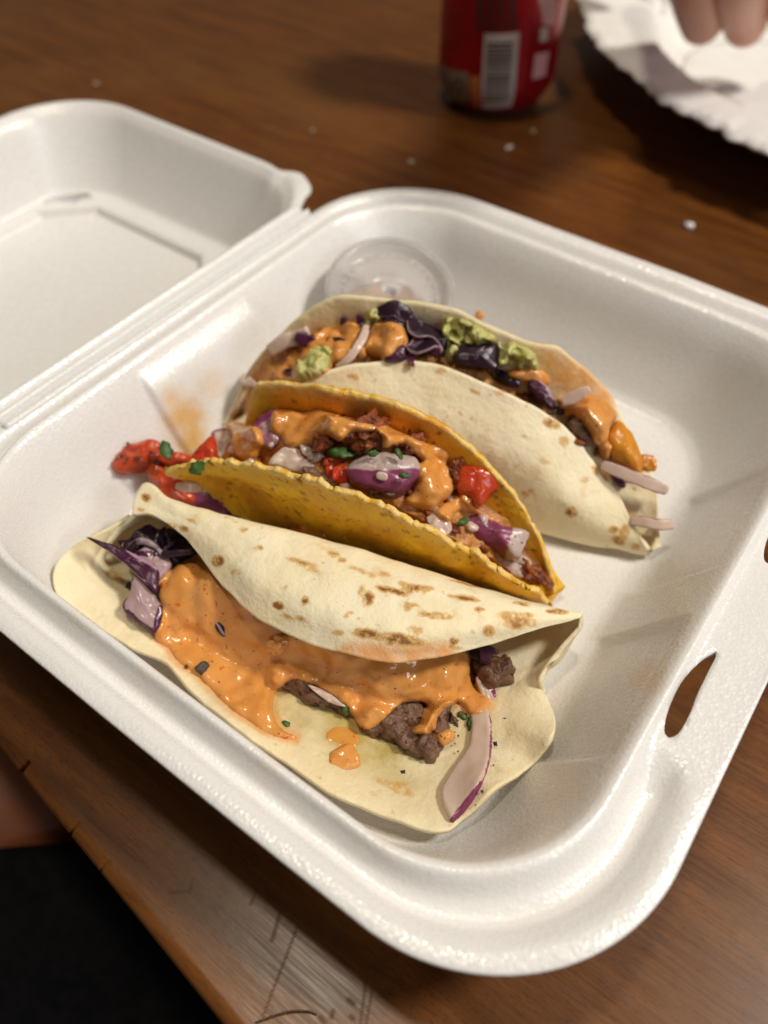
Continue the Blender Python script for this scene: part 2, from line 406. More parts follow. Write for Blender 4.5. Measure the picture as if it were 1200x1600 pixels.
def build_box():
    box = empty('takeout_box', 'open white foam takeout box holding three tacos', 'food box')
    rows = base_rows(); verts = []; stain = []; info = []
    R0 = len(rows)
    for ri, (x0, x1, y0, y1, r, z) in enumerate(rows):
        ring = rr(x0, x1, y0, y1, r)
        for p in ring:
            q = V((p.x, p.y, z)); wz = sstep(.006, .011, z) * (1 - sstep(.0385, .0425, z)) if ri > 40 else 0
            if ri > 34:
                wz = sstep(.0062, .012, z) * (1 - sstep(.033, .0395, z))
                if abs(q.y) < .075 and q.x < -.05: q.x += panelx(q.y) * wz
                if q.x > .045 and abs(q.y) < .08: q.x += panelt(q.y) * wz
            # sides bow slightly, the sheet is a little uneven
            q.y += (.0012 * (1 - (q.x / .107) ** 2)) * (1 if q.y > 0 else -1)
            q.z += .00035 * fbm((q.x, q.y, 0), 30, 2)
            # flat pull tab across the middle of the tab side
            if q.x > .0884 and ri <= 37:
                k = sstep(-.062, -.050, q.y) * (1 - sstep(.045, .055, q.y))
                q.z += k * (.0400 - q.z) * sstep(.0893, .0918, q.x) * (1 if q.x < .1062 else 0)
            verts.append(q); info.append((ri, q))
    nc = len(rr(-1, 1, -1, 1, .1))
    f = grid_faces(R0, nc, True)
    # floor: rings towards the middle
    last = [V(v) for v in verts[-nc:]]; cen = V((-.004, -.004, .006))
    base_i = len(verts) - nc
    for k in range(1, 13):
        s = 1 - k / 13; off = len(verts)
        for p in last:
            q = cen + (p - cen) * s; q.z = .006 + .0002 * fbm((q.x, q.y, 0), 40, 2); verts.append(q)
        for j in range(nc):
            jn = (j + 1) % nc; f.append((base_i + j, base_i + jn, off + jn, off + j))
        base_i = off
    verts.append(cen); c = len(verts) - 1
    f += [(base_i + j, base_i + (j + 1) % nc, c) for j in range(nc)]
    # two finger slots through the tab strip: faces inside the slot go, the vertices round it move onto its outline
    SL = [at(*q, .040) for q in ((1122, 1018), (1108, 1048), (1092, 1081), (1080, 1112), (1065, 1140), (1053, 1151), (1041, 1151), (1038, 1136), (1044, 1110), (1058, 1078), (1072, 1056), (1088, 1038), (1105, 1024))]
    keep = f; nrm = vnormals(verts, f, 3)
    for dy in (0, .0600):
        P = [(p.x + (.0014 if dy else 0), p.y + dy) for p in catmull(SL, 160, True)]
        gone = []; rest = []
        for q in keep:
            m_ = sum((verts[i] for i in q), V()) / len(q)
            (gone if m_.z > .033 and inpoly(m_.x, m_.y, P) else rest).append(q)
        keep = rest
        for i in {i for q in gone for i in q} & {i for q in keep for i in q}:
            v = verts[i]; b = min(P, key=lambda p: (p[0] - v.x) ** 2 + (p[1] - v.y) ** 2); verts[i] = V((b[0], b[1], .0400)); nrm[i] = V((0, 0, 1))
    for v in verts:
        x, y = pix(v); s = 0
        for (a, b), r, k in STAINS:
            d = math.hypot(x - a, y - b) / r
            if d < 1.6: s = max(s, k * (1 - sstep(.25, 1.3, d + .35 * fbm((x * .02, y * .02, 0), 1.2, 3))))
        stain.append(s)
    reg('base', verts, keep)
    mesh_obj('base', *shell(verts, keep, nrm, .0024), M['foam'], box, True, {'stain': stain + stain})
    # ---- hinge: a thin strip with two folds
    hv = []; prof = [(-.1030, .0402), (-.1044, .0408), (-.1056, .0396), (-.1064, .0374), (-.1074, .0394), (-.1084, .0412), (-.1095, .0398), (-.1104, .0372), (-.1115, .0396), (-.1132, .0414), (-.1150, .0405)]
    rows = interp_rows(prof, 3); ys = [-.075 + .146 * i / 80 for i in range(81)]
    for x, z in rows:
        for y in ys: hv.append(V((x, y, z + .0006 + .0002 * fbm((x, y, 1), 60, 2))))
    ho = mesh_obj('hinge', hv, grid_faces(len(rows), len(ys)), M['foam'], box); solid(ho, .0016, -1)
    # ---- lid, lying open on the table
    mm = [(-273, -111.6, -122, 91.4, 40, 38.2), (-273.3, -111.2, -122.4, 91.7, 40, 39.2), (-272.6, -112, -121.6, 91.0, 39.6, 40.1), (-270.2, -113.2, -119, 88.6, 38, 40.4),
          (-267.8, -115, -116.5, 86.2, 36.5, 38.4), (-266, -116.5, -115, 84.6, 35.5, 36.4), (-263, -119.5, -112, 81.4, 34, 30), (-258.5, -126, -107, 75.5, 31, 17),
          (-256, -131, -103.5, 71.5, 29, 9), (-254.6, -134.5, -101, 69.4, 28, 6.9), (-252.6, -139.5, -97, 65.4, 26, 6.4), (-250.8, -143, -92, 59.4, 5, 6.3), (-250.2, -143.6, -91.4, 58.8, 4.8, 5.8), (-249.6, -144.3, -90.8, 58.2, 4.6, 3.2), (-247.8, -146.5, -88.6, 56.4, 4, 2.8)]
    rows = interp_rows([tuple(x / 1000 for x in r) for r in mm], 3); verts = []
    for ri, (x0, x1, y0, y1, r, z) in enumerate(rows):
        for p in rr(x0, x1, y0, y1, r):
            q = V((p.x, p.y, z))
            if ri >= 33:   # cut corners of the sunk panel
                dx, dy = min(q.x - x0, x1 - q.x), min(q.y - y0, y1 - q.y); d = .019 - dx - dy
                if d > 0: q.x += d / 2 * (1 if q.x < -.19 else -1); q.y += d / 2 * (1 if q.y < -.01 else -1)
            if ri < 18:   # small ear beside the hinge
                k = sstep(-.140, -.135, q.x) * (1 if q.y > .05 else 0)
                q.y += k * .007 * (1 - ri / 18); q.x += k * .004 * sstep(.078, .09, q.y) * (1 - ri / 18)
            verts.append(q)
    f = grid_faces(len(rows), nc, True); base_i = len(verts) - nc; last = [V(v) for v in verts[-nc:]]; cen = V((-.199, -.014, .0028))
    for k in range(1, 9):
        s = 1 - k / 9; off = len(verts)
        for p in last: verts.append(cen + (p - cen) * s)
        for j in range(nc): jn = (j + 1) % nc; f.append((base_i + j, base_i + jn, off + jn, off + j))
        base_i = off
    verts.append(cen); c = len(verts) - 1; f += [(base_i + j, base_i + (j + 1) % nc, c) for j in range(nc)]
    lo = mesh_obj('lid', verts, f, M['foam'], box, True, {'stain': [0] * len(verts)}); solid(lo, .0022, -1)
build_box()

# ------------------------------------------------------------------ sheets (tortillas, shell)
def loft(curves, ncol, sub):
    G = [catmull([pt(p) for p in c], ncol) for c in curves]
    rows = []
    for i in range(len(G) - 1):
        p1, p2 = G[i], G[i + 1]; p0 = G[i - 1] if i else [2 * a - b for a, b in zip(p1, p2)]; p3 = G[i + 2] if i + 2 < len(G) else [2 * b - a for a, b in zip(p1, p2)]
        n = sub[i] if isinstance(sub, (list, tuple)) else sub
        for k in range(n):
            t = k / n
            rows.append([.5 * (2 * b + (c - a) * t + (2 * a - 5 * b + 4 * c - d) * t * t + (3 * b - a - 3 * c + d) * t ** 3) for a, b, c, d in zip(p0, p1, p2, p3)])
    rows.append(G[-1]); return rows
def sheet(name, key, curves, ncol, sub, mat, th, wob=.0006, wscale=60, marks=None, label=None, cat=None, edgew=0, rag=0):
    rows = loft(curves, ncol, sub); nr = len(rows); verts = []
    for i, r in enumerate(rows):
        for j, p in enumerate(r):
            e = 1.0
            d = V((fbm(p, wscale, 3), fbm(p + V((3, 1, 2)), wscale, 3), fbm(p + V((7, 5, 1)), wscale, 3)))
            q = p + d * wob
            if rag and (i < 3 or i > nr - 4):
                q += V((0, 0, 1)) * rag * (1.2 * fbm(p + V((1, 9, 4)), 110, 3) + .8 * fbm(p + V((1, 5, 4)), 420, 2)) * (1 - min(i, nr - 1 - i) / 3) * (1.25 if i < 3 else .45)
            verts.append(q)
    f = grid_faces(nr, ncol); reg(key + 'b', verts, [q for q in f if q[0] >= ncol * int(nr * .52)]); at_ = {'scorch': [0.0] * len(verts), 'sauce': [0.0] * len(verts), 'oil': [0.0] * len(verts), 'edge': [0.0] * len(verts)}
    if edgew:
        for i in range(nr):
            k = max(0, 1 - min(i, nr - 1 - i) / edgew)
            for j in range(ncol): at_['edge'][i * ncol + j] = k
    if marks:
        for idx, v in enumerate(verts):
            x, y = pix(v); i = idx // ncol; marks(at_, idx, x, y, i / (nr - 1), v)
    o = mesh_obj(name, verts, f, mat, None, True, at_); reg(key, verts, f)
    m = o.modifiers.new('thickness', 'SOLIDIFY'); m.thickness = th; m.offset = 0
    if label: thing(o, label, cat)
    return o
def spotfield(spots):
    """spots: (x, y, half length, half width, angle deg, strength) in image-traced positions on the visible face"""
    S = [(x, y, a, b, math.cos(math.radians(t)), math.sin(math.radians(t)), k) for x, y, a, b, t, k in spots]
    def fn(x, y):
        s = 0
        for sx, sy, a, b, c, sn, k in S:
            dx, dy = x - sx, y - sy
            if abs(dx) > a * 1.6 + 4 and abs(dy) > a * 1.6 + 4: continue
            u = (dx * c + dy * sn) / a; v = (-dx * sn + dy * c) / b
            d = u * u + v * v
            if d < 2.2: s = max(s, 1.2 * k * (1 - sstep(.0, 2.1, d)))
        return s
    return fn
# ---- front taco: soft flour tortilla lying open towards the camera
SP1 = spotfield([(343, 877, 9, 8, 0, 1.1), (404, 858, 8, 4, 10, .6), (437, 946, 9, 5, 20, 1), (478, 940, 5, 6, 0, .8), (452, 963, 12, 3, 20, .5), (474, 967, 12, 4, 25, .55),
    (478, 887, 32, 4.5, 20, .75), (560, 895, 30, 3, 14, .45), (575, 938, 9, 11, 20, .8), (565, 925, 6, 6, 0, .6), (622, 926, 42, 4.2, 6, 1.0), (590, 900, 20, 3, 8, .7), (655, 918, 30, 3, 8, .75), (545, 962, 8, 4, -20, .5), (640, 950, 25, 3.5, 8, .65), (680, 965, 24, 3.5, 5, .75),
    (690, 962, 18, 4, 4, .55), (636, 950, 7, 6, 0, .5), (725, 938, 24, 4.2, 10, .8), (740, 918, 36, 3.2, 12, .65), (708, 1000, 7, 5, 0, .8), (710, 1010, 12, 4, 10, .5), (625, 998, 34, 8, 8, .75), (575, 990, 24, 7, 8, .75), (648, 985, 14, 6, 0, .45), (613, 1000, 12, 7, 0, .6),
    (762, 985, 9, 8, 0, .6), (748, 955, 8, 4, 5, .7), (806, 968, 30, 9, 10, .55), (800, 975, 20, 6, 5, .6), (820, 962, 14, 4, 0, .6), (868, 958, 16, 3, 5, .8), (815, 947, 14, 3, 8, .6), (230, 780, 8, 6, 20, .85), (222, 798, 6, 4, 0, .5), (290, 826, 8, 4, 20, .6), (265, 820, 12, 4, 15, .5), (300, 815, 8, 3, 20, .5), (372, 895, 9, 5, 10, .4), (380, 830, 8, 4, 10, .45), (530, 988, 10, 5, 0, .4), (445, 920, 6, 4, 0, .3), (520, 870, 10, 4, 10, .6), (533, 880, 7, 4, 0, .6), (465, 822, 12, 4, 15, .5),
    (625, 1235, 20, 9, 25, .45), (600, 1225, 22, 6, 20, .35), (630, 1230, 8, 6, 0, .4), (180, 905, 18, 8, 25, .35), (215, 868, 30, 6, 40, .25)])
main = [(322, 862), (290, 874), (266, 890), (247, 912), (256, 944), (249, 976), (240, 999), (262, 1016), (278, 1037), (308, 1058), (327, 1078), (360, 1111), (393, 1133), (418, 1150), (462, 1160), (464, 1151), (446, 1142), (434, 1130), (428, 1110), (432, 1086), (447, 1068), (462, 1062), (486, 1070), (517, 1087),
        (540, 1104), (552, 1124), (562, 1137), (575, 1141), (592, 1133), (610, 1114), (628, 1100), (650, 1097), (664, 1100), (660, 1115), (655, 1130), (642, 1141), (656, 1148), (679, 1141), (684, 1122), (698, 1107), (716, 1101), (730, 1118), (746, 1126), (762, 1117), (768, 1096), (748, 1078), (736, 1060), (735, 1035), (728, 1010), (680, 1000), (600, 1000), (510, 975), (430, 935), (365, 880)]
def marks1(A, i, x, y, t, v):
    A['scorch'][i] = SP1(x, y)
    if t > .55:   # lower sheet: soaked under the sauce, orange smear
        A['oil'][i] = .22 + .9 * (1 - sstep(60, 150, segd(x, y, (420, 1030), (640, 1110)))) + .35 * (1 - sstep(20, 70, segd(x, y, (560, 1170), (700, 1240))))
        dm = min(segd(x, y, main[k - 1], main[k]) for k in range(len(main))) if 200 < x < 800 and 850 < y < 1190 else 99
        A['sauce'][i] = max(0, .75 * (1 - sstep(2, 13 + 8 * fbm(v, 120, 2), dm)), .8 * (1 - sstep(.5, 1.2, math.hypot((x - 540) / 36, (y - 1150) / 26))))
    else:
        A['sauce'][i] = .75 * (1 - sstep(8, 30, abs(y - (1026 - abs(x - 620) * .08)) + max(0, abs(x - 620) - 75)))
A1 = [(206, 806, .031), (240, 806, .032), (286, 836, .031), (313, 868, .030), (342, 906, .030), (382, 946, .030), (422, 976, .030), (490, 1007, .031), (560, 1025, .032), (620, 1032, .032), (680, 1027, .031), (740, 1012, .030), (800, 994, .029), (860, 977, .028), (906, 966, .0265)]
B1 = [(207, 788, .0315), (245, 798, .0322), (330, 838, .0345), (420, 905, .0365), (520, 945, .0375), (620, 972, .0375), (720, 972, .0355), (800, 970, .032), (865, 966, .029), (907, 965, .0265)]
C1 = [(215, 770, .0305), (232, 758, .031), (262, 782, .0318), (320, 800, .0322), (400, 820, .0335), (470, 838, .033), (560, 862, .0325), (650, 892, .032), (740, 922, .031), (820, 945, .030), (908, 963, .0262)]
D1 = [(218, 775, .026), (-.058, -.060, .016), (-.038, -.0505, .011), (-.012, -.041, .0095), (.012, -.032, .0093), (.034, -.0245, .0095), (.052, -.019, .0135), (908, 966, .0245)]
E1 = [(205, 808, .026), (-.066, -.076, .011), (-.042, -.069, .0088), (-.012, -.063, .0088), (.015, -.056, .0088), (.040, -.046, .009), (.060, -.033, .0135), (909, 970, .024)]
F1 = [(165, 835, .021), (150, 905, .0165), (240, 975, .0135), (350, 1060, .012), (480, 1140, .011), (600, 1190, .0105), (700, 1180, .011), (790, 1110, .0125), (850, 1045, .017), (908, 980, .0235)]
G1 = [(200, 808, .025), (172, 822, .0245), (140, 839, .0245), (112, 857, .0205), (92, 878, .0200), (83, 902, .0190), (90, 929, .0180), (116, 955, .0165), (155, 985, .0155), (205, 1012, .0150), (250, 1030, .0150), (275, 1056, .0150), (300, 1085, .0150), (350, 1122, .0150), (400, 1160, .0150), (450, 1195, .0150), (500, 1230, .0150), (560, 1262, .0150), (625, 1286, .0150), (690, 1300, .0150), (724, 1280, .0150), (772, 1238, .019), (830, 1198, .0150), (864, 1155, .0205), (870, 1125, .0165), (852, 1086, .0150), (846, 1064, .0185), (874, 1022, .019), (898, 990, .022), (908, 970, .0235)]
sheet('flour_tortilla', 't1', [A1, B1, C1, D1, E1, F1, G1], 300, [16, 14, 10, 14, 18, 26], M['flour'], .0014, .0007, 55, marks1,
      'front soft flour tortilla with toasted brown streaks, opened under orange sauce', 'tortilla')
# ---- middle taco: crisp yellow corn shell
SP2 = spotfield([(random.uniform(290, 850), random.uniform(720, 930), random.uniform(1.5, 5), random.uniform(1.2, 2.2), random.uniform(-20, 40), random.uniform(.5, 1)) for _ in range(150)] +
                [(random.uniform(420, 840), random.uniform(605, 800), random.uniform(1.5, 5), random.uniform(1.2, 2.2), random.uniform(-20, 60), random.uniform(.5, 1)) for _ in range(60)])
def marks2(A, i, x, y, t, v):
    A['scorch'][i] = SP2(x, y)
    if t > .5: A['sauce'][i] = .55 * (1 - sstep(6, 30, segd(x, y, (450, 622), (560, 640)))) + .7 * (1 - sstep(6, 28, segd(x, y, (580, 645), (685, 672))))
F2 = [(385, 822, .013), (335, 775, .021), (290, 752, .028), (257, 732, .0355), (300, 720, .041), (370, 722, .0455), (440, 735, .048), (500, 755, .0485), (560, 771, .0485), (600, 790, .0475), (660, 822, .044), (720, 853, .038), (780, 887, .030), (830, 918, .0215), (861, 944, .0125)]
F2m = [(395, 812, .012), (370, 775, .024), (365, 755, .030), (380, 752, .034), (420, 765, .036), (480, 790, .036), (540, 812, .035), (600, 836, .033), (660, 862, .029), (720, 890, .024), (780, 915, .018), (830, 934, .013), (858, 946, .0095)]
B2_ = [(-.050, -.046, .0085), (-.034, -.040, .0082), (-.014, -.033, .0082), (.006, -.026, .0082), (.026, -.0185, .0082), (.042, -.0130, .0082), (.050, -.0102, .0085)]
R2m = [(-.053, -.038, .012), (-.046, -.030, .024), (-.036, -.0225, .032), (-.018, -.0175, .034), (.004, -.0125, .032), (.024, -.009, .026), (.040, -.0065, .018), (.051, -.0060, .0105)]
R2 = [(345, 745, .014), (365, 700, .026), (388, 650, .038), (400, 602, .050), (430, 598, .0535), (500, 603, .0575), (560, 612, .058), (620, 632, .0575), (680, 656, .055), (722, 686, .051), (772, 736, .0435), (812, 782, .0355), (844, 838, .026), (861, 900, .015), (863, 925, .0115)]
sheet('corn_shell', 't2', [F2, F2m, B2_, R2m, R2], 300, [16, 14, 12, 16], M['corn'], .0017, .0006, 90, marks2,
      'crisp yellow corn taco shell standing between the two soft tortillas', 'taco shell', edgew=3, rag=.0013)
# ---- back taco: soft flour tortilla folded upright
SP3 = spotfield([(860, 662, 14, 7, 15, .75), (778, 613, 12, 5, 10, .35), (893, 798, 9, 6, 10, .85), (975, 830, 8, 11, 10, .55), (958, 826, 8, 5, 0, .6), (966, 842, 10, 6, 30, .7), (993, 852, 7, 5, 10, .5), (808, 728, 6, 4, 0, .6), (826, 768, 10, 6, 0, .5), (548, 588, 6, 4, 0, .5), (556, 590, 5, 5, 0, .5), (742, 612, 10, 4, 10, .5), (690, 580, 10, 5, 0, .4), (720, 645, 4, 3, 0, .5), (640, 572, 12, 6, 0, .35), (735, 700, 8, 4, 10, .35), (880, 690, 10, 8, 60, .4), (930, 735, 10, 6, 60, .55), (945, 745, 8, 5, 60, .5), (912, 750, 8, 5, 0, .4), (790, 640, 14, 5, 20, .3), (850, 720, 10, 5, 20, .3),
    (372, 648, 14, 9, -40, .8), (398, 556, 4, 3, 0, 1), (440, 600, 10, 5, 0, .4), (1000, 735, 6, 5, 0, .6)])
def marks3(A, i, x, y, t, v):
    A['scorch'][i] = SP3(x, y)
    if t > .5:
        A['sauce'][i] = .85 * (1 - sstep(10, 45, segd(x, y, (850, 570), (940, 610)))) + .6 * (1 - sstep(10, 60, segd(x, y, (420, 610), (500, 540)))) + .5 * (1 - sstep(10, 40, segd(x, y, (930, 780), (960, 800))))
        A['oil'][i] = .5 * (1 - sstep(10, 60, segd(x, y, (480, 500), (840, 560)))) + .3
F3 = [(352, 668, .0125), (400, 640, .022), (440, 618, .034), (470, 600, .043), (505, 581, .047), (560, 565, .0495), (620, 561, .050), (680, 569, .0495), (740, 590, .048), (800, 617, .0455), (850, 645, .042), (890, 676, .0375), (922, 712, .032), (942, 742, .028), (962, 768, .0245), (986, 812, .019), (1008, 848, .0145), (1015, 860, .0125)]
F3m = [(-.069, -.023, .0115), (-.058, -.0185, .019), (-.045, -.013, .027), (-.028, -.006, .031), (-.010, .001, .0325), (.008, .0075, .032), (.026, .0115, .029), (.042, .0135, .023), (.055, .017, .016), (.066, .021, .0115)]
B3 = [(-.071, -.020, .0095), (-.052, -.016, .0085), (-.030, -.0085, .0082), (-.008, -.0005, .0082), (.014, .0065, .0082), (.034, .0115, .0082), (.050, .016, .0085), (.0665, .0215, .0098)]
R3m = [(-.073, -.013, .012), (-.064, -.003, .024), (-.052, .007, .034), (-.034, .0165, .038), (-.012, .0235, .037), (.010, .0265, .033), (.032, .027, .028), (.050, .0265, .021), (.064, .0265, .0145), (.068, .0235, .012)]
R3 = [(349, 662, .0135), (362, 636, .0185), (385, 586, .029), (410, 553, .037), (442, 518, .046), (480, 486, .053), (520, 467, .0575), (570, 463, .060), (640, 468, .0605), (700, 481, .060), (760, 503, .0585), (830, 533, .0555), (872, 541, .0535), (906, 568, .0495), (940, 601, .0445), (966, 640, .039), (990, 685, .033), (1014, 732, .027), (1027, 790, .0205), (1024, 840, .015), (1018, 860, .013)]
sheet('flour_tortilla', 't3', [F3, F3m, B3, R3m, R3], 300, [18, 14, 14, 18], M['flour'], .0015, .0007, 50, marks3,
      'rear soft flour tortilla folded upright with a pale freckled front', 'tortilla')

# ------------------------------------------------------------------ fillings
def mound(name, key, curves, label):
    rows = loft(curves, 90, 8); verts = []
    for i, r in enumerate(rows):
        for j, p in enumerate(r): verts.append(p + V((0, 0, 1)) * (.0020 * fbm(p, 180, 3)) + V((.001 * fbm(p, 120, 2), 0, 0)))
    f = grid_faces(len(rows), 90); reg(key, verts, f)
    o = mesh_obj(name, verts, f, M['filling'] if key == 'm1' else M['sauced']); thing(o, label, 'filling'); return o
mound('meat_filling', 'm1', [
    [(-.046, -.066, .0105), (-.028, -.057, .018), (0, -.046, .022), (.024, -.038, .019), (.040, -.034, .0105)],
    [(-.048, -.074, .0105), (-.032, -.070, .022), (0, -.0585, .0260), (.028, -.050, .0235), (.044, -.042, .0105)],
    [(-.048, -.078, .0105), (-.033, -.077, .0205), (0, -.0665, .0255), (.030, -.058, .0235), (.046, -.048, .0105)],
    [(-.047, -.082, .0105), (-.028, -.082, .016), (.003, -.0735, .017), (.032, -.066, .0145), (.046, -.053, .0105)],
    [(-.045, -.085, .0105), (-.026, -.0855, .0112), (.004, -.077, .0095), (.032, -.069, .009), (.045, -.056, .0100)]],
    'dark browned meat and cabbage mound under the front orange sauce')
mound('meat_filling', 'm2', [
    [(-.048, -.040, .012), (-.035, -.0395, .026), (-.015, -.034, .034), (.006, -.027, .033), (.028, -.0185, .022), (.046, -.0105, .0105)],
    [(345, 738, .026), (430, 724, .038), (500, 740, .042), (560, 758, .042), (620, 786, .0385), (700, 836, .031), (790, 884, .0195), (845, 918, .0125)],
    [(350, 712, .030), (420, 690, .041), (490, 690, .046), (560, 705, .047), (630, 738, .0425), (720, 802, .0325), (790, 860, .0215), (845, 908, .0125)],
    [(365, 690, .032), (430, 655, .042), (490, 648, .048), (560, 660, .048), (640, 690, .045), (730, 760, .036), (800, 830, .025), (850, 900, .0135)],
    [(-.050, -.040, .012), (-.042, -.027, .030), (-.030, -.020, .036), (-.010, -.014, .036), (.012, -.011, .032), (.034, -.0075, .022), (.050, -.0065, .0105)]],
    'spiced meat filling packed inside the yellow corn shell')
mound('meat_filling', 'm3', [
    [(-.066, -.020, .012), (-.048, -.012, .028), (-.022, -.001, .034), (.004, .0075, .034), (.030, .0135, .026), (.060, .020, .012)],
    [(385, 640, .020), (440, 605, .034), (490, 575, .043), (560, 556, .047), (640, 553, .0475), (740, 588, .0445), (850, 645, .037), (925, 722, .027), (985, 800, .0165)],
    [(382, 620, .022), (430, 570, .036), (490, 530, .044), (560, 518, .049), (640, 520, .050), (740, 552, .047), (850, 615, .040), (935, 690, .029), (990, 790, .017)],
    [(385, 600, .025), (440, 540, .040), (500, 505, .048), (560, 495, .052), (640, 498, .053), (740, 522, .050), (850, 580, .0425), (945, 665, .031), (1000, 775, .018)],
    [(-.068, -.012, .014), (-.050, .006, .034), (-.030, .016, .040), (-.008, .022, .038), (.014, .0255, .033), (.040, .0255, .024), (.062, .025, .0135)]],
    'filling packed inside the rear soft tortilla under sauce and avocado')
SURF1 = ['t1', 'm1']; LOW1 = ['t1b', 'm1']; SURF2 = ['t2', 'm2']; SURF3 = ['t3', 'm3']

def piece(name, outline, th, mat, label, cat, keys, lift=.0, tilt=(0, 0), z=None, bulge=.12, tint=None, group=None, n=44, rough=.0003, kd=None, parent=None, rings=6, register=None):
    """a chunk with a traced outline: real thickness th (m), rounded edges, domed top; lies at the depth of what is under it"""
    P2 = catmull([V((x, y, 0)) for x, y in outline], n, True)
    cx = sum(p.x for p in P2) / n; cy = sum(p.y for p in P2) / n
    if z is not None: c = at(cx, cy, z)
    else:
        h = hit(cx, cy, keys); c = h[0] if h else at(cx, cy, .02)
    nrm = (CB * .55 + V((0, 0, 1)) * .45 + CR * tilt[0] + CU * tilt[1]).normalized()
    c = c + nrm * lift
    def proj(x, y):
        d = ray(x, y); return CAM + d * ((c - CAM).dot(nrm) / d.dot(nrm))
    top = [proj(p.x, p.y) for p in P2]; cen = proj(cx, cy)
    verts = []; tv = []; f = []
    prof = [(-1, .72), (-.93, .90), (-.7, .98), (-.35, 1.0), (-.12, .99), (-.02, .955)] + [(bulge * (1 - (1 - k / rings) ** 2) , .955 * (1 - k / rings)) for k in range(1, rings)]
    for h_, s in prof:
        for k, p in enumerate(top):
            q = cen + (p - cen) * s + nrm * (h_ * th)
            q += nrm * rough * 3 * fbm(q, 260, 3) + (p - cen).normalized() * rough * 2 * fbm(q + V((4, 2, 1)), 240, 2)
            verts.append(q); x, y = P2[k].x, P2[k].y
            tv.append(tint(cx + (x - cx) * s, cy + (y - cy) * s, h_) if tint else 0)
    f = grid_faces(len(prof), n, True)
    verts.append(cen + nrm * th * bulge); tv.append(tint(cx, cy, 0) if tint else 0); b = (len(prof) - 1) * n
    f += [(b + k, b + (k + 1) % n, len(verts) - 1) for k in range(n)]
    f.append(tuple(reversed(range(n))))
    o = mesh_obj(name, verts, f, mat, parent, True, {'tint': tv})
    if register: reg(register, verts, f)
    if label: thing(o, label, cat, group)
    if kd: o['kind'] = kd
    return o
def ribbon(name, pts, wid, th, mat, label, cat, keys=None, lift=.001, tint=None, n=40, group=None, twist=0, register=None, parent=None):
    """a curved strip with an oval section; pts (px, py[, z])"""
    P = []
    for p in pts:
        if len(p) == 3: P.append(pt(p))
        else:
            h = hit(p[0], p[1], keys); P.append((h[0] + h[1] * lift) if h else at(p[0], p[1], .02))
    P = catmull(P, n); W = [V((x, 0, 0)) for x in wid]; W = [v.x for v in catmull(W, n)] if len(set(wid)) > 1 else [wid[0]] * n
    if len(set(wid)) > 1:
        W = []
        for i in range(n):
            t = i / (n - 1) * (len(wid) - 1); a = min(int(t), len(wid) - 2); W.append(wid[a] + (wid[a + 1] - wid[a]) * sstep(0, 1, t - a))
    verts = []; tv = []; m = 14
    for i, p in enumerate(P):
        t = (P[min(i + 1, n - 1)] - P[max(i - 1, 0)]).normalized(); view = (CAM - p).normalized()
        s = t.cross(view).normalized(); u = s.cross(t).normalized()
        a0 = twist * i / n
        s, u = s * math.cos(a0) + u * math.sin(a0), u * math.cos(a0) - s * math.sin(a0)
        e = 1 if 0 < i < n - 1 else .55
        for k in range(m):
            a = 2 * math.pi * k / m; ca, sa = math.cos(a), math.sin(a)
            ex = math.copysign(abs(ca) ** .42, ca); ey = math.copysign(abs(sa) ** .42, sa)
            q = p + s * (W[i] / 2 * ex * e) + u * (th / 2 * ey * e); q += V((1, 1, 1)) * .0002 * fbm(q, 400, 2)
            verts.append(q); tv.append(tint(i / (n - 1), ex, ey) if tint else 0)
    f = grid_faces(n, m, True); f.append(tuple(reversed(range(m)))); f.append(tuple(range((n - 1) * m, n * m)))
    o = mesh_obj(name, verts, f, mat, parent, True, {'tint': tv})
    if register: reg(register, verts, f)
    if label: thing(o, label, cat, group)
    return o
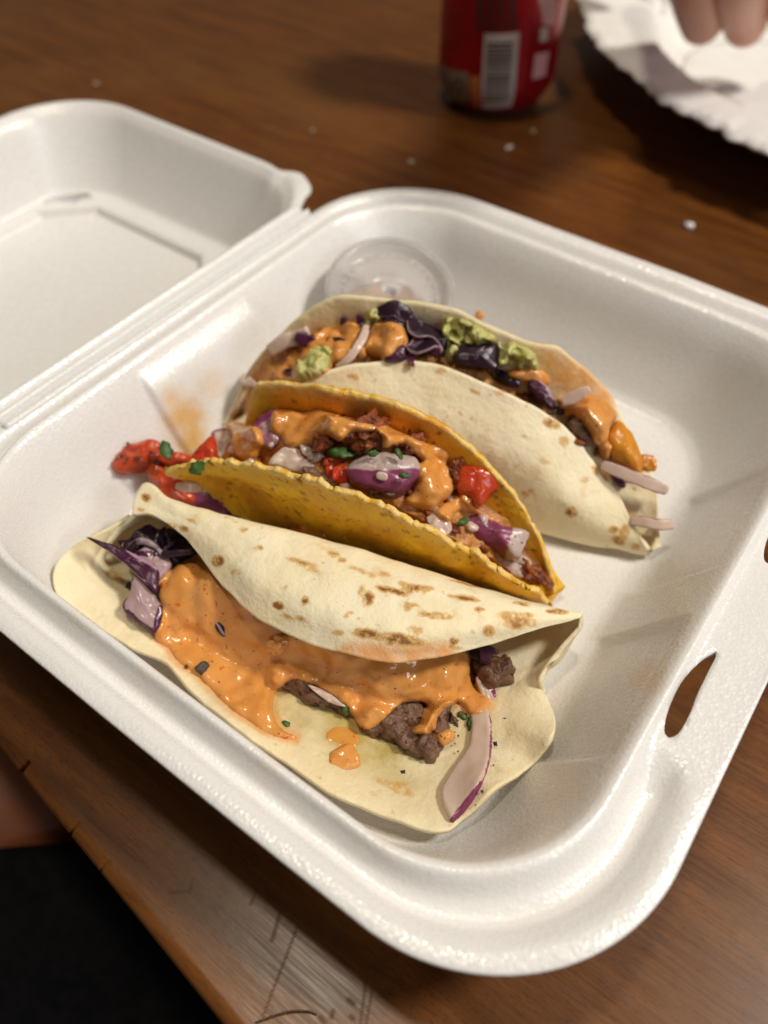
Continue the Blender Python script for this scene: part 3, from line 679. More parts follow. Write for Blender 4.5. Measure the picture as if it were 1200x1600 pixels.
def drape(name, outline, T, wpx, mat, label, cat, keys, step=5, lump=.25, smooth=14, parent=None, group=None, lscale=90, register=None):
    """a pool of thick sauce: clings to whatever lies under it, thick in the middle, rounded at its edge"""
    per = sum(math.hypot(a[0] - b[0], a[1] - b[1]) for a, b in zip(outline, outline[1:] + outline[:1]))
    nO = max(24, int(per / (step * .8)))
    O = [(p.x, p.y) for p in catmull([V((x, y, 0)) for x, y in outline], nO, True)]
    xs = [p[0] for p in O]; ys = [p[1] for p in O]; pts = [V(p) for p in O]; inner = []
    y = min(ys)
    r = 0
    while y < max(ys):
        x = min(xs) + (step / 2 if r % 2 else 0)
        while x < max(xs):
            if inpoly(x, y, O):
                d = min(segd(x, y, O[k], O[(k + 1) % nO]) for k in range(nO))
                if d > step * .55: pts.append(V((x, y))); inner.append(d)
            x += step
        y += step * .87; r += 1
    vo, eo, fo, ov, oe, of = delaunay_2d_cdt(pts, [(k, (k + 1) % nO) for k in range(nO)], [], 1, 1e-4)
    D = []
    for v in vo:
        D.append(min(segd(v.x, v.y, O[k], O[(k + 1) % nO]) for k in range(nO)))
    H = []
    dflt = None
    for v in vo:
        h = hit(v.x, v.y, keys); H.append(h); dflt = dflt or h
    t = [h[2] if h else None for h in H]
    nb = [[] for _ in vo]
    for a, b in eo: nb[a].append(b); nb[b].append(a)
    for _ in range(60):
        for i, x in enumerate(t):
            if x is None:
                q = [t[j] for j in nb[i] if t[j] is not None]
                if q: t[i] = sum(q) / len(q)
    th = list(t)
    nr = [h[1] if h else V((0, 0, 1)) for h in H]
    for _ in range(smooth):
        t2 = [sum(t[j] for j in nb[i]) / len(nb[i]) if nb[i] else t[i] for i in range(len(t))]
        t = [min(a, b) if d > 1.2 else b for a, b, d in zip(t2, th, D)]
        nr = [(nr[i] * .5 + sum((nr[j] for j in nb[i]), V()) / max(1, len(nb[i])) * .5).normalized() for i in range(len(nr))]
    verts = []
    for i, v in enumerate(vo):
        p = CAM + ray(v.x, v.y) * t[i]
        k = min(1, D[i] / wpx); prof = math.sqrt(max(0, 1 - (1 - k) ** 2))
        up = (nr[i] * .6 + CB * .4).normalized()
        hgt = T * prof * (1 + lump * 2.2 * fbm(p, lscale, 3)) - (.0004 if D[i] < .6 else 0)
        verts.append(p + up * hgt)
    faces = [tuple(reversed(q)) if False else tuple(q) for q in fo]
    a = verts[faces[0][0]]; nn = (verts[faces[0][1]] - a).cross(verts[faces[0][2]] - a)
    if nn.dot(CAM - a) < 0: faces = [tuple(reversed(q)) for q in faces]
    o = mesh_obj(name, verts, faces, mat, parent)
    if register: reg(register, verts, faces)
    if label: thing(o, label, cat, group)
    return o
def lumpy(name, px, py, size, mat, label, cat, keys=None, z=None, ang=0, amp=.25, fs=200, lift=.3, group=None, sub=3, register=None, seed=0, parent=None):
    """an irregular nugget; size (along, across, high) in metres"""
    bm = bmesh.new(); bmesh.ops.create_icosphere(bm, subdivisions=sub + 1, radius=.5)
    if z is not None: c = at(px, py, z); nrm = (CB + V((0, 0, 1))).normalized()
    else:
        h = hit(px, py, keys); c, nrm = (h[0], (h[1] + CB).normalized()) if h else (at(px, py, .02), CB.copy())
    c = c + nrm * size[2] * lift
    a = math.radians(-ang); X = (CR * math.cos(a) + CU * math.sin(a)); X = (X - nrm * X.dot(nrm)).normalized(); Y = nrm.cross(X)
    verts = []
    for v in bm.verts:
        d = v.co.normalized(); d = V([math.copysign(abs(x) ** .75, x) for x in d]) * .5
        p = X * d.x * size[0] + Y * d.y * size[1] + nrm * d.z * size[2]
        k = 1 + amp * 1.6 * fbm(p + c + V((seed, 0, 0)), fs, 3)
        verts.append(c + p * k)
    f = [tuple(v.index for v in q.verts) for q in bm.faces]; bm.free()
    o = mesh_obj(name, verts, f, mat, parent, True, {'tint': [0] * len(verts)})
    if register: reg(register, verts, f)
    if label: thing(o, label, cat, group)
    return o
def leaf(name, px, py, L, ang, label, keys, z=None, wd=.45, group=None, lift=.0006):
    """a torn scrap of herb: a thin toothed blade"""
    if z is not None: c = at(px, py, z); nrm = (CB + V((0, 0, 1))).normalized()
    else:
        h = hit(px, py, keys); c, nrm = (h[0], (h[1] + CB).normalized()) if h else (at(px, py, .03), CB.copy())
    L *= .85; c = c + nrm * lift; a = math.radians(-ang); X = CR * math.cos(a) + CU * math.sin(a); X = (X - nrm * X.dot(nrm)).normalized(); Y = nrm.cross(X)
    n = 16; verts = []
    for i in range(n):
        t = i / (n - 1); wv = wd * L * (math.sin(math.pi * min(1, t * .92 + .06)) ** .8) * (.8 + .35 * abs(math.sin(t * 9 + px)))
        for s in (-1, -.4, .4, 1):
            verts.append(c + X * (t - .5) * L + Y * s * wv / 2 + nrm * (.12 * L * math.sin(t * 5 + s) + .0004 * (1 - abs(s))))
    o = mesh_obj(name, verts, grid_faces(n, 4), M['cilantro']); solid(o, .0004, 0)
    thing(o, label, 'herb', group); return o
def near(a, b, r0, r1):
    return lambda x, y, h: 1 - sstep(r0, r1, segd(x, y, a, b))

# ---- front taco toppings
piece('cabbage_leaf', [(193, 856), (206, 831), (238, 821), (272, 828), (305, 850), (316, 884), (290, 892), (262, 905), (232, 898), (203, 880)], .004, M['cabbage'],
      'dark folded purple cabbage leaf at the left end of the front tortilla', 'cabbage', SURF1, z=.0215, bulge=.5, rough=.0012, register='c1a',
      tint=lambda x, y, h: (1 - sstep(4, 11, segd(x, y, (222, 872), (240, 866)))) * .9 + .55 * (1 - sstep(1, 4, segd(x, y, (205, 850), (262, 862)))))
ribbon('cabbage_curl', [(198, 862, .0245), (218, 846, .0265), (240, 852, .026), (256, 866, .025), (280, 864, .026), (306, 862, .0255)], [.0016, .0022, .0016, .002, .0016], .0045, M['cabbage'],
       'thin curled dark cabbage edge lying on the dark leaf', 'cabbage', tint=lambda t, a, b: .5 if b > .5 and .2 < t < .6 else 0, register='c1e')
piece('cabbage_piece', [(212, 866), (232, 853), (256, 866), (264, 884), (248, 908), (226, 894)], .003, M['cabbage_pale'], 'pale inner cabbage scrap behind the pointed purple strip', 'cabbage', SURF1, z=.0245,
      bulge=.25, tint=near((212, 866), (256, 866), 2, 6), register='c1b')
piece('cabbage_piece', [(206, 903), (218, 906), (240, 928), (254, 950), (250, 972), (243, 991), (222, 977), (196, 962), (191, 946), (201, 930)], .004, M['cabbage_pale'],
      'pale cabbage wedge with a purple rim beside the sauce', 'cabbage', SURF1, z=.0205, bulge=.3, register='c1c',
      tint=lambda x, y, h: max(1 - sstep(2, 7, segd(x, y, (193, 955), (243, 991))), 1 - sstep(3, 9, segd(x, y, (254, 950), (244, 991))), 1 - sstep(1, 5, segd(x, y, (193, 950), (206, 903)))))
piece('cabbage_strip', [(133, 838), (158, 845), (200, 860), (232, 878), (248, 890), (247, 906), (243, 926), (229, 913), (202, 888), (166, 860)], .0024, M['cabbage_strip'],
      'pointed violet cabbage strip sticking out at the left end of the front tortilla', 'cabbage', SURF1, z=.0265, bulge=.35, register='c1d',
      tint=lambda x, y, h: .8 * (1 - sstep(1, 4, min(segd(x, y, (166, 860), (229, 913)), segd(x, y, (200, 860), (248, 890))))))
for k, (x, y, s, a, z, lab) in enumerate([
    (600, 1134, (.0125, .0075, .008), 20, None, 'left chunk of browned beef below the sauce drips'),
    (634, 1150, (.0125, .0075, .008), 30, None, 'middle chunk of browned beef below the sauce drips'),
    (665, 1166, (.0075, .0075, .008), 40, None, 'lowest chunk of browned beef below the sauce drips'),
    (640, 1112, (.009, .007, .007), 0, None, 'dark beef chunk between two sauce drips'),
    (688, 1130, (.005, .009, .007), 10, None, 'beef chunk right of the thin sauce drip'),
    (778, 1052, (.0075, .0105, .009), 60, None, 'rounded beef chunk at the right end of the sauce'),
    (752, 1040, (.007, .007, .006), 0, None, 'dark beef scrap tucked under the flap at the right'),
    (475, 1072, (.016, .008, .008), 25, None, 'shaded beef strip inside the gap in the sauce'),
    (525, 1092, (.012, .008, .008), 25, None, 'shaded beef scrap under the middle sauce lobe')]):
    lumpy('beef_chunk', x, y, s, M['meat'], lab, 'meat', LOW1, z, a, .30, 240, .25, 'beef chunks in the front tortilla', 3, 'b%d' % k, k)
S1 = LOW1 + ['c1a', 'c1b', 'c1c', 'c1d'] + ['b%d' % k for k in range(9)]
def drape_tint(o, fn):
    me = o.data; a = me.attributes.new('tint', 'FLOAT', 'POINT'); a.data.foreach_set('value', [fn(*pix(v.co)) for v in me.vertices]); return o
o = drape('onion_slice', [(741, 1108), (758, 1104), (767, 1118), (770, 1145), (768, 1185), (756, 1226), (735, 1262), (709, 1287), (699, 1281), (689, 1252), (690, 1230), (710, 1198), (729, 1168), (734, 1138), (733, 1116)],
      .0026, 6, M['onion'], 'long curved red onion slice with a purple rim at the right of the front tortilla', 'onion', SURF1, 4, .1, 14)
drape_tint(o, lambda x, y: max(.34 * (1 - sstep(.4, 1.8, min(segd(x, y, (752, 1112), (752, 1170)), segd(x, y, (752, 1170), (735, 1225)), segd(x, y, (735, 1225), (706, 1275))))), .3 * (1 - sstep(.4, 1.6, min(segd(x, y, (742, 1118), (738, 1165)), segd(x, y, (738, 1165), (718, 1215)), segd(x, y, (718, 1215), (698, 1262))))),1 - sstep(2, 6, segd(x, y, (770, 1145), (768, 1185))), 1 - sstep(2, 7, segd(x, y, (768, 1185), (756, 1226))), 1 - sstep(5, 12, segd(x, y, (754, 1228), (708, 1287))), 1 - sstep(1, 4, segd(x, y, (767, 1118), (770, 1145)))))
piece('onion_piece', [(744, 1058), (758, 1056), (770, 1066), (774, 1086), (768, 1108), (756, 1096), (748, 1078)], .003, M['onion'], 'small greyish onion piece beside the right sauce drip', 'onion', S1, lift=.002,
      tint=near((758, 1056), (774, 1086), 2, 6))
ribbon('cabbage_strip', [(735, 1044), (748, 1036), (764, 1030), (778, 1020)], [.0016, .0028, .0024, .0012], .0018, M['cabbage_strip'], 'thin violet cabbage shred poking out right of the flap', 'cabbage', S1, .0045)
ribbon('cabbage_strip', [(730, 1017), (740, 1024), (744, 1036)], [.0018, .003, .001], .0018, M['cabbage'], 'tiny dark cabbage tip under the flap beside the violet shred', 'cabbage', S1, .004)
piece('onion_piece', [(482, 1070), (505, 1078), (528, 1092), (540, 1104), (520, 1100), (498, 1086)], .002, M['onion'], 'pale pink onion edge showing under the middle sauce lobe', 'onion', S1, lift=.0015)
sauce1 = drape('orange_sauce', main, .0027, 15, M['sauce'], 'thick glossy orange sauce spread over the front taco filling', 'sauce', S1, 4, .45, 22, lscale=75, register='s1')
S1s = S1 + ['s1']
drape('orange_sauce', [(508, 1142), (524, 1132), (548, 1134), (566, 1150), (562, 1168), (545, 1175), (522, 1168), (506, 1156)], .0010, 16, M['pale_sauce'], 'thin orange sauce puddle on the bare front tortilla', 'sauce', SURF1, 4, .2, 6)
lumpy('sauce_blob', 539, 1186, (.0065, .0085, .004), M['sauce'], 'small orange sauce blob below the thin puddle', 'sauce', SURF1, None, 60, .25, 160, .2)
lumpy('sauce_blob', 693, 1150, (.003, .0042, .003), M['sauce'], 'tiny orange sauce drop on the lowest beef chunk', 'sauce', S1, None, 60, .2, 160, .3)
lumpy('sauce_blob', 437, 1005, (.0068, .0052, .0045), M['sauce'], 'pale crumb coated in sauce on the wide orange pool', 'sauce', S1s, None, -25, .35, 300, .38)
piece('cabbage_piece', [(334, 966), (345, 970), (353, 984), (351, 995), (342, 990), (335, 978)], .0012, M['cabbage'], 'small dark cabbage scrap stuck in the orange sauce', 'cabbage', S1s, lift=.0004, bulge=.4, tint=near((334, 966), (350, 992), .5, 2.5))
lumpy('sauce_hole_spot', 318, 1042, (.0030, .0038, .0016), M['pepper'], 'dark spot standing in for a hole at the lower edge of the orange sauce', 'pepper', S1s, None, 50, .3, 300, .1)  # black nugget stands in for the dark of a hole in the sauce
for x, y, L, a, lab in [(726, 1121, .0045, 30, 'dark herb bit below the right sauce drip'), (737, 1136, .0058, 78, 'narrow green herb scrap left of the long onion slice'), (763, 1131, .0052, 70, 'herb scrap on top of the long onion slice'),
                        (540, 1108, .0038, 80, 'dark herb scrap at the tip of the middle sauce lobe'), (449, 1133, .0034, 30, 'tiny herb scrap in the gap beside the left sauce tongue')]:
    leaf('cilantro_leaf', x, y, L, a, lab, S1s + [], None)

# ---- middle taco toppings
tom = 'tomato'
piece('tomato_chunk', [(170, 723), (186, 704), (222, 686), (250, 692), (266, 704), (294, 710), (294, 720), (262, 724), (244, 718), (218, 727), (198, 734), (177, 732)], .007, M['tomato'],
      'bright red tomato wedge lying on the box wall left of the yellow shell', tom, SURF2, z=.0245, bulge=.25, rough=.0006, group='tomato pieces')
piece('tomato_chunk', [(230, 742), (240, 728), (256, 724), (276, 748), (300, 762), (308, 784), (286, 790), (262, 778), (246, 764)], .008, M['tomato'],
      'dull red tomato chunk hanging below the left tip of the yellow shell', tom, SURF2, z=.019, bulge=.25, rough=.0008, group='tomato pieces')
piece('onion_piece', [(292, 772), (322, 766), (358, 786), (372, 802), (340, 810), (308, 800), (292, 792)], .006, M['onion_skin'], 'shaded purple onion piece under the left end of the yellow shell', 'onion', SURF2, z=.0155, bulge=.3,
      tint=lambda x, y, h: .7 * (1 - sstep(4, 12, segd(x, y, (292, 780), (300, 795)))))
ribbon('onion_strip', [(276, 759, .0285), (288, 761, .029), (300, 762, .0285), (312, 764, .026)], [.0018, .003, .003, .002], .0015, M['onion'], 'thin pale onion shred at the left lower edge of the yellow shell', 'onion')
piece('tomato_chunk', [(299, 714), (315, 692), (332, 680), (336, 700), (334, 720), (312, 722)], .007, M['tomato'], 'small red tomato corner left of the greyish onion', tom, SURF2, z=.036, group='tomato pieces')
T2 = {}
def chunk2(key, name, outline, th, mat, lab, cat, lift, **kw):
    o = piece(name, outline, th, mat, lab, cat, SURF2, lift=lift, register=key, **kw); T2[key] = o; return o
chunk2('o2a', 'onion_piece', [(330, 675), (346, 667), (364, 670), (370, 700), (364, 722), (338, 718), (331, 698)], .007, M['onion'], 'greyish red onion dice at the left end of the yellow shell', 'onion', .002,
       tint=lambda x, y, h: .85 * max(1 - sstep(3, 9, segd(x, y, (330, 675), (334, 705))), 1 - sstep(2, 8, segd(x, y, (332, 672), (360, 669)))))
chunk2('o2b', 'onion_piece', [(394, 664), (410, 647), (428, 639), (440, 652), (442, 682), (431, 698), (408, 693), (398, 678)], .008, M['onion'], 'purple grey onion dice half under the left sauce glob', 'onion', .003,
       tint=lambda x, y, h: .55 + .3 * (1 - sstep(3, 9, segd(x, y, (394, 664), (428, 639)))))
chunk2('o2c', 'onion_piece', [(417, 724), (433, 704), (446, 697), (480, 699), (510, 700), (512, 718), (508, 738), (486, 742), (462, 738), (436, 728)], .008, M['onion'], 'white onion dice standing at the front edge of the yellow shell', 'onion', .002,
       tint=near((446, 698), (510, 700), 0, 2.5))
chunk2('m2t', 'tomato_chunk', [(509, 712), (530, 714), (546, 724), (548, 752), (528, 756), (510, 745)], .006, M['tomato'], 'shaded dark red tomato piece between white and purple onion', tom, .000, group='tomato pieces')
chunk2('o2d', 'onion_piece', [(540, 731), (558, 712), (595, 707), (635, 709), (653, 716), (657, 738), (636, 759), (613, 767), (580, 763), (550, 750)], .009, M['onion_skin'], 'large purple onion dice with a pale cut top in the middle of the yellow shell', 'onion', .0035,
       bulge=.3, tint=lambda x, y, h: 1 - sstep(727 + 9 * math.sin((x - 540) / 117 * 3.14), 735 + 9 * math.sin((x - 540) / 117 * 3.14), y))
chunk2('t2r', 'tomato_chunk', [(712, 724), (728, 710), (754, 714), (772, 730), (782, 744), (776, 761), (750, 788), (732, 772), (718, 764)], .008, M['tomato'], 'bright red tomato dice at the right of the yellow shell', tom, .003, group='tomato pieces', bulge=.3)
chunk2('o2e', 'onion_piece', [(710, 802), (738, 800), (786, 819), (826, 829), (820, 850), (811, 872), (780, 857), (732, 836), (709, 820)], .008, M['onion_skin'], 'purple onion wedge with a white tip at the right end of the yellow shell', 'onion', .0025,
       bulge=.3, tint=lambda x, y, h: sstep(790, 806, x + .25 * (y - 840)))
chunk2('o2f', 'onion_piece', [(664, 812), (676, 800), (700, 808), (706, 826), (690, 838), (668, 830)], .006, M['onion'], 'pale onion dice in front of the glossy sauce streak', 'onion', .002, tint=near((664, 812), (668, 830), 1, 5))
chunk2('o2g', 'onion_piece', [(774, 880), (786, 866), (806, 876), (826, 888), (820, 902), (796, 896)], .005, M['onion'], 'small pale onion bit below the purple onion wedge', 'onion', .001, tint=near((774, 880), (796, 896), 1, 4))
for k, (x, y, s, a, lab) in enumerate([(566, 686, (.0135, .0080, .009), 5, 'largest crisp red meat crumb between the two sauce globs'), (640, 702, (.0085, .0062, .007), -10, 'small crisp red meat crumb above the large purple onion dice'),
                                     (711, 744, (.005, .0095, .007), 10, 'brown meat crumb left of the bright tomato dice'), (505, 692, (.005, .006, .006), 0, 'tiny red meat crumb at the right edge of the left sauce glob'),
                                     (828, 893, (.009, .005, .005), 35, 'greasy meat crumb in the right tip of the yellow shell'), (596, 768, (.010, .004, .005), 5, 'dark meat scrap under the large purple onion dice'), (500, 748, (.008, .005, .005), 20, 'dark meat scrap beside the white onion dice')]):
    lumpy('meat_crumb', x, y, s, M['chorizo'] if k not in (5, 6) else M['meat'], lab, 'meat', SURF2, None, a, .5, 330, .35, 'meat crumbs in the yellow shell', 3, 'k%d' % k, k + 20)
lumpy('meat_crumb', 492, 832, (.0105, .0062, .004), M['orange_pepper'], 'greasy crumb stuck low on the outside of the yellow shell', 'meat', SURF2, None, 25, .5, 330, .2)
K2 = SURF2 + ['o2a', 'o2b', 'o2c', 'o2d', 'o2e', 'o2f', 'o2g', 't2r', 'k0', 'k1', 'k2', 'm2t']
drape('orange_sauce', [(352, 668), (370, 661), (390, 662), (408, 672), (412, 690), (408, 710), (397, 721), (378, 718), (366, 702), (363, 686)], .0026, 13, M['sauce'], 'small sauce glob over the greyish onion at the left of the yellow shell', 'sauce', K2, 3.5, .35, 14, lscale=110)
drape('orange_sauce', [(422, 670), (427, 641), (450, 637), (470, 643), (497, 635), (520, 643), (548, 656), (586, 664), (586, 674), (548, 676), (534, 690), (512, 689), (500, 699), (473, 701), (447, 698), (437, 684)], .0032, 16, M['sauce'], 'large smooth sauce glob at the left of the yellow shell', 'sauce', K2, 3.5, .4, 20, lscale=80)
drape('orange_sauce', [(584, 670), (604, 664), (622, 670), (655, 688), (688, 694), (705, 710), (701, 730), (708, 756), (705, 774), (688, 788), (672, 802), (648, 794), (630, 784), (642, 766), (652, 749), (656, 733), (651, 713), (630, 694), (612, 700), (598, 700), (596, 682)], .0036, 16, M['sauce'], 'long sauce run flowing down beside the large purple onion dice', 'sauce', K2, 3.5, .4, 20, lscale=80)
drape('orange_sauce', [(677, 800), (697, 784), (720, 772), (736, 779), (742, 792), (780, 815), (764, 812), (726, 799), (711, 803), (704, 816), (690, 812)], .0022, 10, M['sauce'], 'glossy sauce streak above the purple onion wedge', 'sauce', K2, 3.5, .35, 14)
drape('orange_sauce', [(440, 606), (500, 606), (560, 616), (620, 636), (680, 662), (692, 672), (680, 684), (640, 672), (596, 664), (560, 658), (520, 640), (470, 628)], .0007, 12, M['pale_sauce'], 'thin orange sauce smear on the inside back of the yellow shell', 'sauce', ['t2'], 4, .4, 10)
for x, y, L, a, lab, wd in [(537, 712, .0090, 3, 'pointed green herb leaf between white and purple onion', .42), (619, 717, .0040, 60, 'tiny herb scrap on the cut top of the purple onion dice', .5), (630, 741, .0036, 10, 'dark herb scrap on the skin of the purple onion dice', .5),
                        (718, 817, .0052, -25, 'rolled green herb stem at the edge of the purple onion wedge', .45), (315, 725, .0062, -40, 'green herb leaf on the left tip of the yellow shell', .7), (263, 710, .0075, 65, 'green herb leaf between the left tomato wedge and the shell', .6), (577, 702, .004, 10, 'herb scrap beside the largest crisp meat crumb', .5)]:
    leaf('cilantro_leaf', x, y, L, a, lab, K2, .0275 if x == 263 else None, wd, lift=.003)
lumpy('onion_seed', 597, 744, (.0034, .0024, .0012), M['onion'], 'small pale seed stuck on the purple onion dice skin', 'seed', K2, None, 10, .1, 200, .5)

# ---- back taco toppings
def chunk3(key, name, outline, th, mat, lab, cat, lift, **kw): return piece(name, outline, th, mat, lab, cat, SURF3, lift=lift, register=key, **kw)
drape('orange_sauce', [(428, 596), (440, 572), (468, 552), (470, 538), (500, 513), (530, 505), (566, 503), (570, 530), (572, 560), (528, 572), (500, 590), (462, 602)], .0022, 16, M['sauce'], 'orange sauce along the left end of the rear tortilla', 'sauce', SURF3, 4, .6, 14, lscale=120, register='s3')
K3 = SURF3 + ['s3']
ribbon('onion_strip', [(424, 541), (446, 536), (470, 532), (482, 526)], [.0042, .0048, .0045, .004], .0025, M['onion'], 'pale pink onion strip at the far left of the rear tortilla', 'onion', K3, .0025)
ribbon('cabbage_strip', [(474, 530), (484, 522), (494, 517)], [.003, .0048, .003], .003, M['cabbage_strip'], 'short violet cabbage tip at the end of the pink onion strip', 'cabbage', K3, .004)
ribbon('onion_strip', [(383, 586), (396, 598), (412, 606)], [.002, .0042, .002], .002, M['onion'], 'pale onion end on the left edge of the rear tortilla', 'onion', K3, .002)
ribbon('onion_strip', [(528, 566), (548, 556), (564, 538), (574, 515)], [.0022, .0026, .0026, .002], .002, M['onion'], 'thin sauced onion shred rising left of the round sauce ball', 'onion', K3, .002)
def guac(name, outline, lab, T=.0032, w=12): return drape(name, outline, T, w, M['guac'], lab, 'avocado', K3, 3.5, .9, 8, lscale=260)
guac('avocado_mash', [(463, 596), (468, 572), (495, 545), (516, 542), (518, 566), (505, 584), (484, 594)], 'mashed avocado lump at the left of the rear tortilla')
guac('avocado_mash', [(570, 505), (569, 490), (592, 477), (599, 492), (592, 510), (576, 516)], 'small mashed avocado lump left of the dark cabbage fold')
guac('avocado_mash', [(690, 512), (700, 494), (722, 496), (748, 508), (770, 520), (776, 534), (746, 540), (726, 546), (712, 562), (698, 566), (692, 546)], 'mashed avocado lump between the two dark cabbage pieces')
guac('avocado_mash', [(776, 536), (790, 528), (812, 536), (836, 552), (844, 574), (826, 584), (800, 576), (782, 566)], 'mashed avocado lump right of the dark cabbage square')
drape('sauce_ball', [(569, 532), (586, 504), (608, 502), (636, 528), (641, 544), (630, 558), (602, 565), (575, 554)], .0070, 24, M['sauce'], 'round orange sauce ball in the middle of the rear tortilla', 'sauce', K3, 3.5, .3, 14)
cab = empty('cabbage_leaf', 'large dark folded cabbage piece in the middle of the rear tortilla', 'cabbage', (0, 0, 0))
edge_t = lambda t, a, b: .8 * sstep(.7, .98, a)
c0 = chunk3('c3a', 'leaf_core', [(598, 487), (616, 477), (640, 492), (664, 507), (692, 521), (697, 536), (682, 544), (650, 541), (626, 520), (604, 503)], .004, M['cabbage'], None, None, .004, bulge=.2, rough=.0008, parent=cab)
K3c = K3 + ['c3a']
for pts, wd in (([(597, 492), (604, 480), (620, 477), (642, 492), (666, 506), (690, 518), (700, 530)], [.003, .0052, .005, .0052, .003]), ([(604, 502), (618, 506), (634, 522), (652, 536), (672, 540), (690, 542)], [.002, .0046, .005, .0042, .002]),
                ([(622, 494), (640, 506), (650, 524), (668, 526), (684, 532)], [.002, .0040, .0044, .002])):
    ribbon('leaf_fold', pts, wd, .0011, M['cabbage'], None, None, K3c, .0022, tint=edge_t, twist=1.1, parent=cab)
chunk3('c3b', 'cabbage_piece', [(604, 537), (626, 536), (634, 550), (630, 560), (604, 561)], .003, M['cabbage_strip'], 'small violet cabbage square in front of the round sauce ball', 'cabbage', .006)
ribbon('cabbage_strip', [(632, 551), (650, 550), (668, 552), (682, 557)], [.004, .0052, .005, .004], .003, M['cabbage_strip'], 'short violet cabbage strip along the front edge of the rear tortilla', 'cabbage', K3, .005, tint=lambda t, a, b: .6 if a < -.8 else 0)
chunk3('c3c', 'cabbage_leaf', [(709, 563), (722, 541), (748, 535), (775, 536), (779, 552), (775, 575), (752, 573)], .003, M['cabbage'], 'black purple cabbage square at the front edge of the rear tortilla', 'cabbage', .006, bulge=.4,
       tint=lambda x, y, h: .5 * (1 - sstep(.6, 2.4, segd(x, y, (758, 540), (742, 566)))))
drape('orange_sauce', [(786, 580), (810, 572), (830, 572), (852, 580), (862, 596), (850, 606), (826, 600), (800, 594)], .0032, 12, M['sauce'], 'sauce lump below the right avocado mash', 'sauce', K3, 3.5, .4, 10)
chunk3('c3d', 'cabbage_strip', [(826, 602), (838, 588), (852, 602), (866, 622), (864, 637), (848, 626)], .003, M['cabbage_strip'], 'violet cabbage strip left of the large right sauce pool', 'cabbage', .005, tint=near((838, 588), (866, 622), 1, 3))
chunk3('c3e', 'cabbage_strip', [(776, 578), (792, 580), (810, 592), (812, 602), (796, 598), (782, 590)], .003, M['cabbage'], 'dark cabbage scrap in front of the right avocado mash', 'cabbage', .003)
lumpy('meat_chunk', 910, 672, (.010, .013, .010), M['meat'], 'shaded browned meat chunk under the right sauce of the rear taco', 'meat', K3, None, 60, .3, 240, .1, register='k3')
chunk3('p3', 'pepper_strip', [(952, 680), (962, 654), (978, 664), (994, 685), (1005, 718), (1001, 740), (990, 736), (977, 724), (960, 712)], .005, M['orange_pepper'], 'curved orange grilled pepper at the right end of the rear tortilla', 'pepper', .004, bulge=.4)
drape('orange_sauce', [(868, 624), (886, 618), (916, 614), (948, 626), (963, 652), (950, 674), (959, 702), (944, 722), (932, 706), (926, 686), (914, 664), (896, 650), (882, 654)], .0044, 16, M['sauce'], 'thick sauce pool at the right end of the rear tortilla', 'sauce', K3 + ['k3', 'c3d'], 3.5, .45, 16, lscale=90)
ribbon('onion_strip', [(880, 626), (896, 618), (912, 607), (918, 604)], [.0024, .004, .0036, .002], .003, M['onion'], 'short onion sliver on top of the right sauce pool', 'onion', K3, .006)
ribbon('onion_strip', [(940, 726, .0315), (970, 738, .0315), (1005, 752, .0305), (1043, 767, .0285)], [.0034, .0040, .0038, .0030], .0012, M['onion'], 'longer pink onion strip sticking out of the right end of the rear tortilla', 'onion', tint=lambda t, a, b: .7 * sstep(.6, 1, abs(a)))
ribbon('onion_strip', [(985, 812, .0195), (1010, 816, .0205), (1032, 820, .0205), (1053, 819, .0200)], [.0028, .0034, .0034, .0030], .0012, M['onion'], 'shorter pink onion strip below, sticking out near the tortilla corner', 'onion', tint=lambda t, a, b: .7 * sstep(.6, 1, abs(a)))
lumpy('crumb', 1010, 724, (.007, .004, .003), M['orange_pepper'], 'orange crumb on the right rim of the rear tortilla', 'crumb', K3, None, 0, .5, 300, .2)
lumpy('crumb', 747, 493, (.0035, .003, .003), M['orange_pepper'], 'tiny orange crumb on the upper rim of the rear tortilla', 'crumb', SURF3, None, 0, .5, 300, .3)

# ---- finely chopped topping between the larger pieces, too many to count
def chopped(name, keys, poly, cnt, smin, smax, mat, label, seed, cat='topping'):
    R = random.Random(seed); verts = []; faces = []; xs = [p[0] for p in poly]; ys = [p[1] for p in poly]; k = 0
    base = [(1, 0, 0), (-1, 0, 0), (0, 1, 0), (0, -1, 0), (0, 0, 1), (0, 0, -1), (.6, .6, .6), (-.6, .6, .6), (.6, -.6, .6), (-.6, -.6, .6), (.6, .6, -.6), (-.6, .6, -.6), (.6, -.6, -.6), (-.6, -.6, -.6)]
    while k < cnt:
        x, y = R.uniform(min(xs), max(xs)), R.uniform(min(ys), max(ys))
        if not inpoly(x, y, poly): continue
        k += 1; h = hit(x, y, keys)
        if not h: continue
        bm = bmesh.new(); bmesh.ops.create_icosphere(bm, subdivisions=2, radius=1.0)
        sx, sy, sz = (R.uniform(smin, smax) / 2 for _ in range(3)); sx *= R.choice((1, 1, 1.8))
        rot = Matrix.Rotation(R.uniform(0, 6.28), 3, 'Z') @ Matrix.Rotation(R.uniform(0, 3.14), 3, 'X'); b = len(verts); sd = V((R.uniform(0, 9), R.uniform(0, 9), 0))
        for v in bm.verts:
            d = v.co * (1 + .5 * noise.noise(v.co * 1.6 + sd)); verts.append(h[0] + h[1] * sz * .5 + rot @ V((d.x * sx, d.y * sy, d.z * sz)))
        faces += [tuple(b + q.index for q in f.verts) for f in bm.faces]; bm.free()
    o = mesh_obj(name, verts, faces, mat, None, True, {'tint': [R.random() * .3 for _ in verts]}); o['kind'] = 'stuff'; thing(o, label, cat)
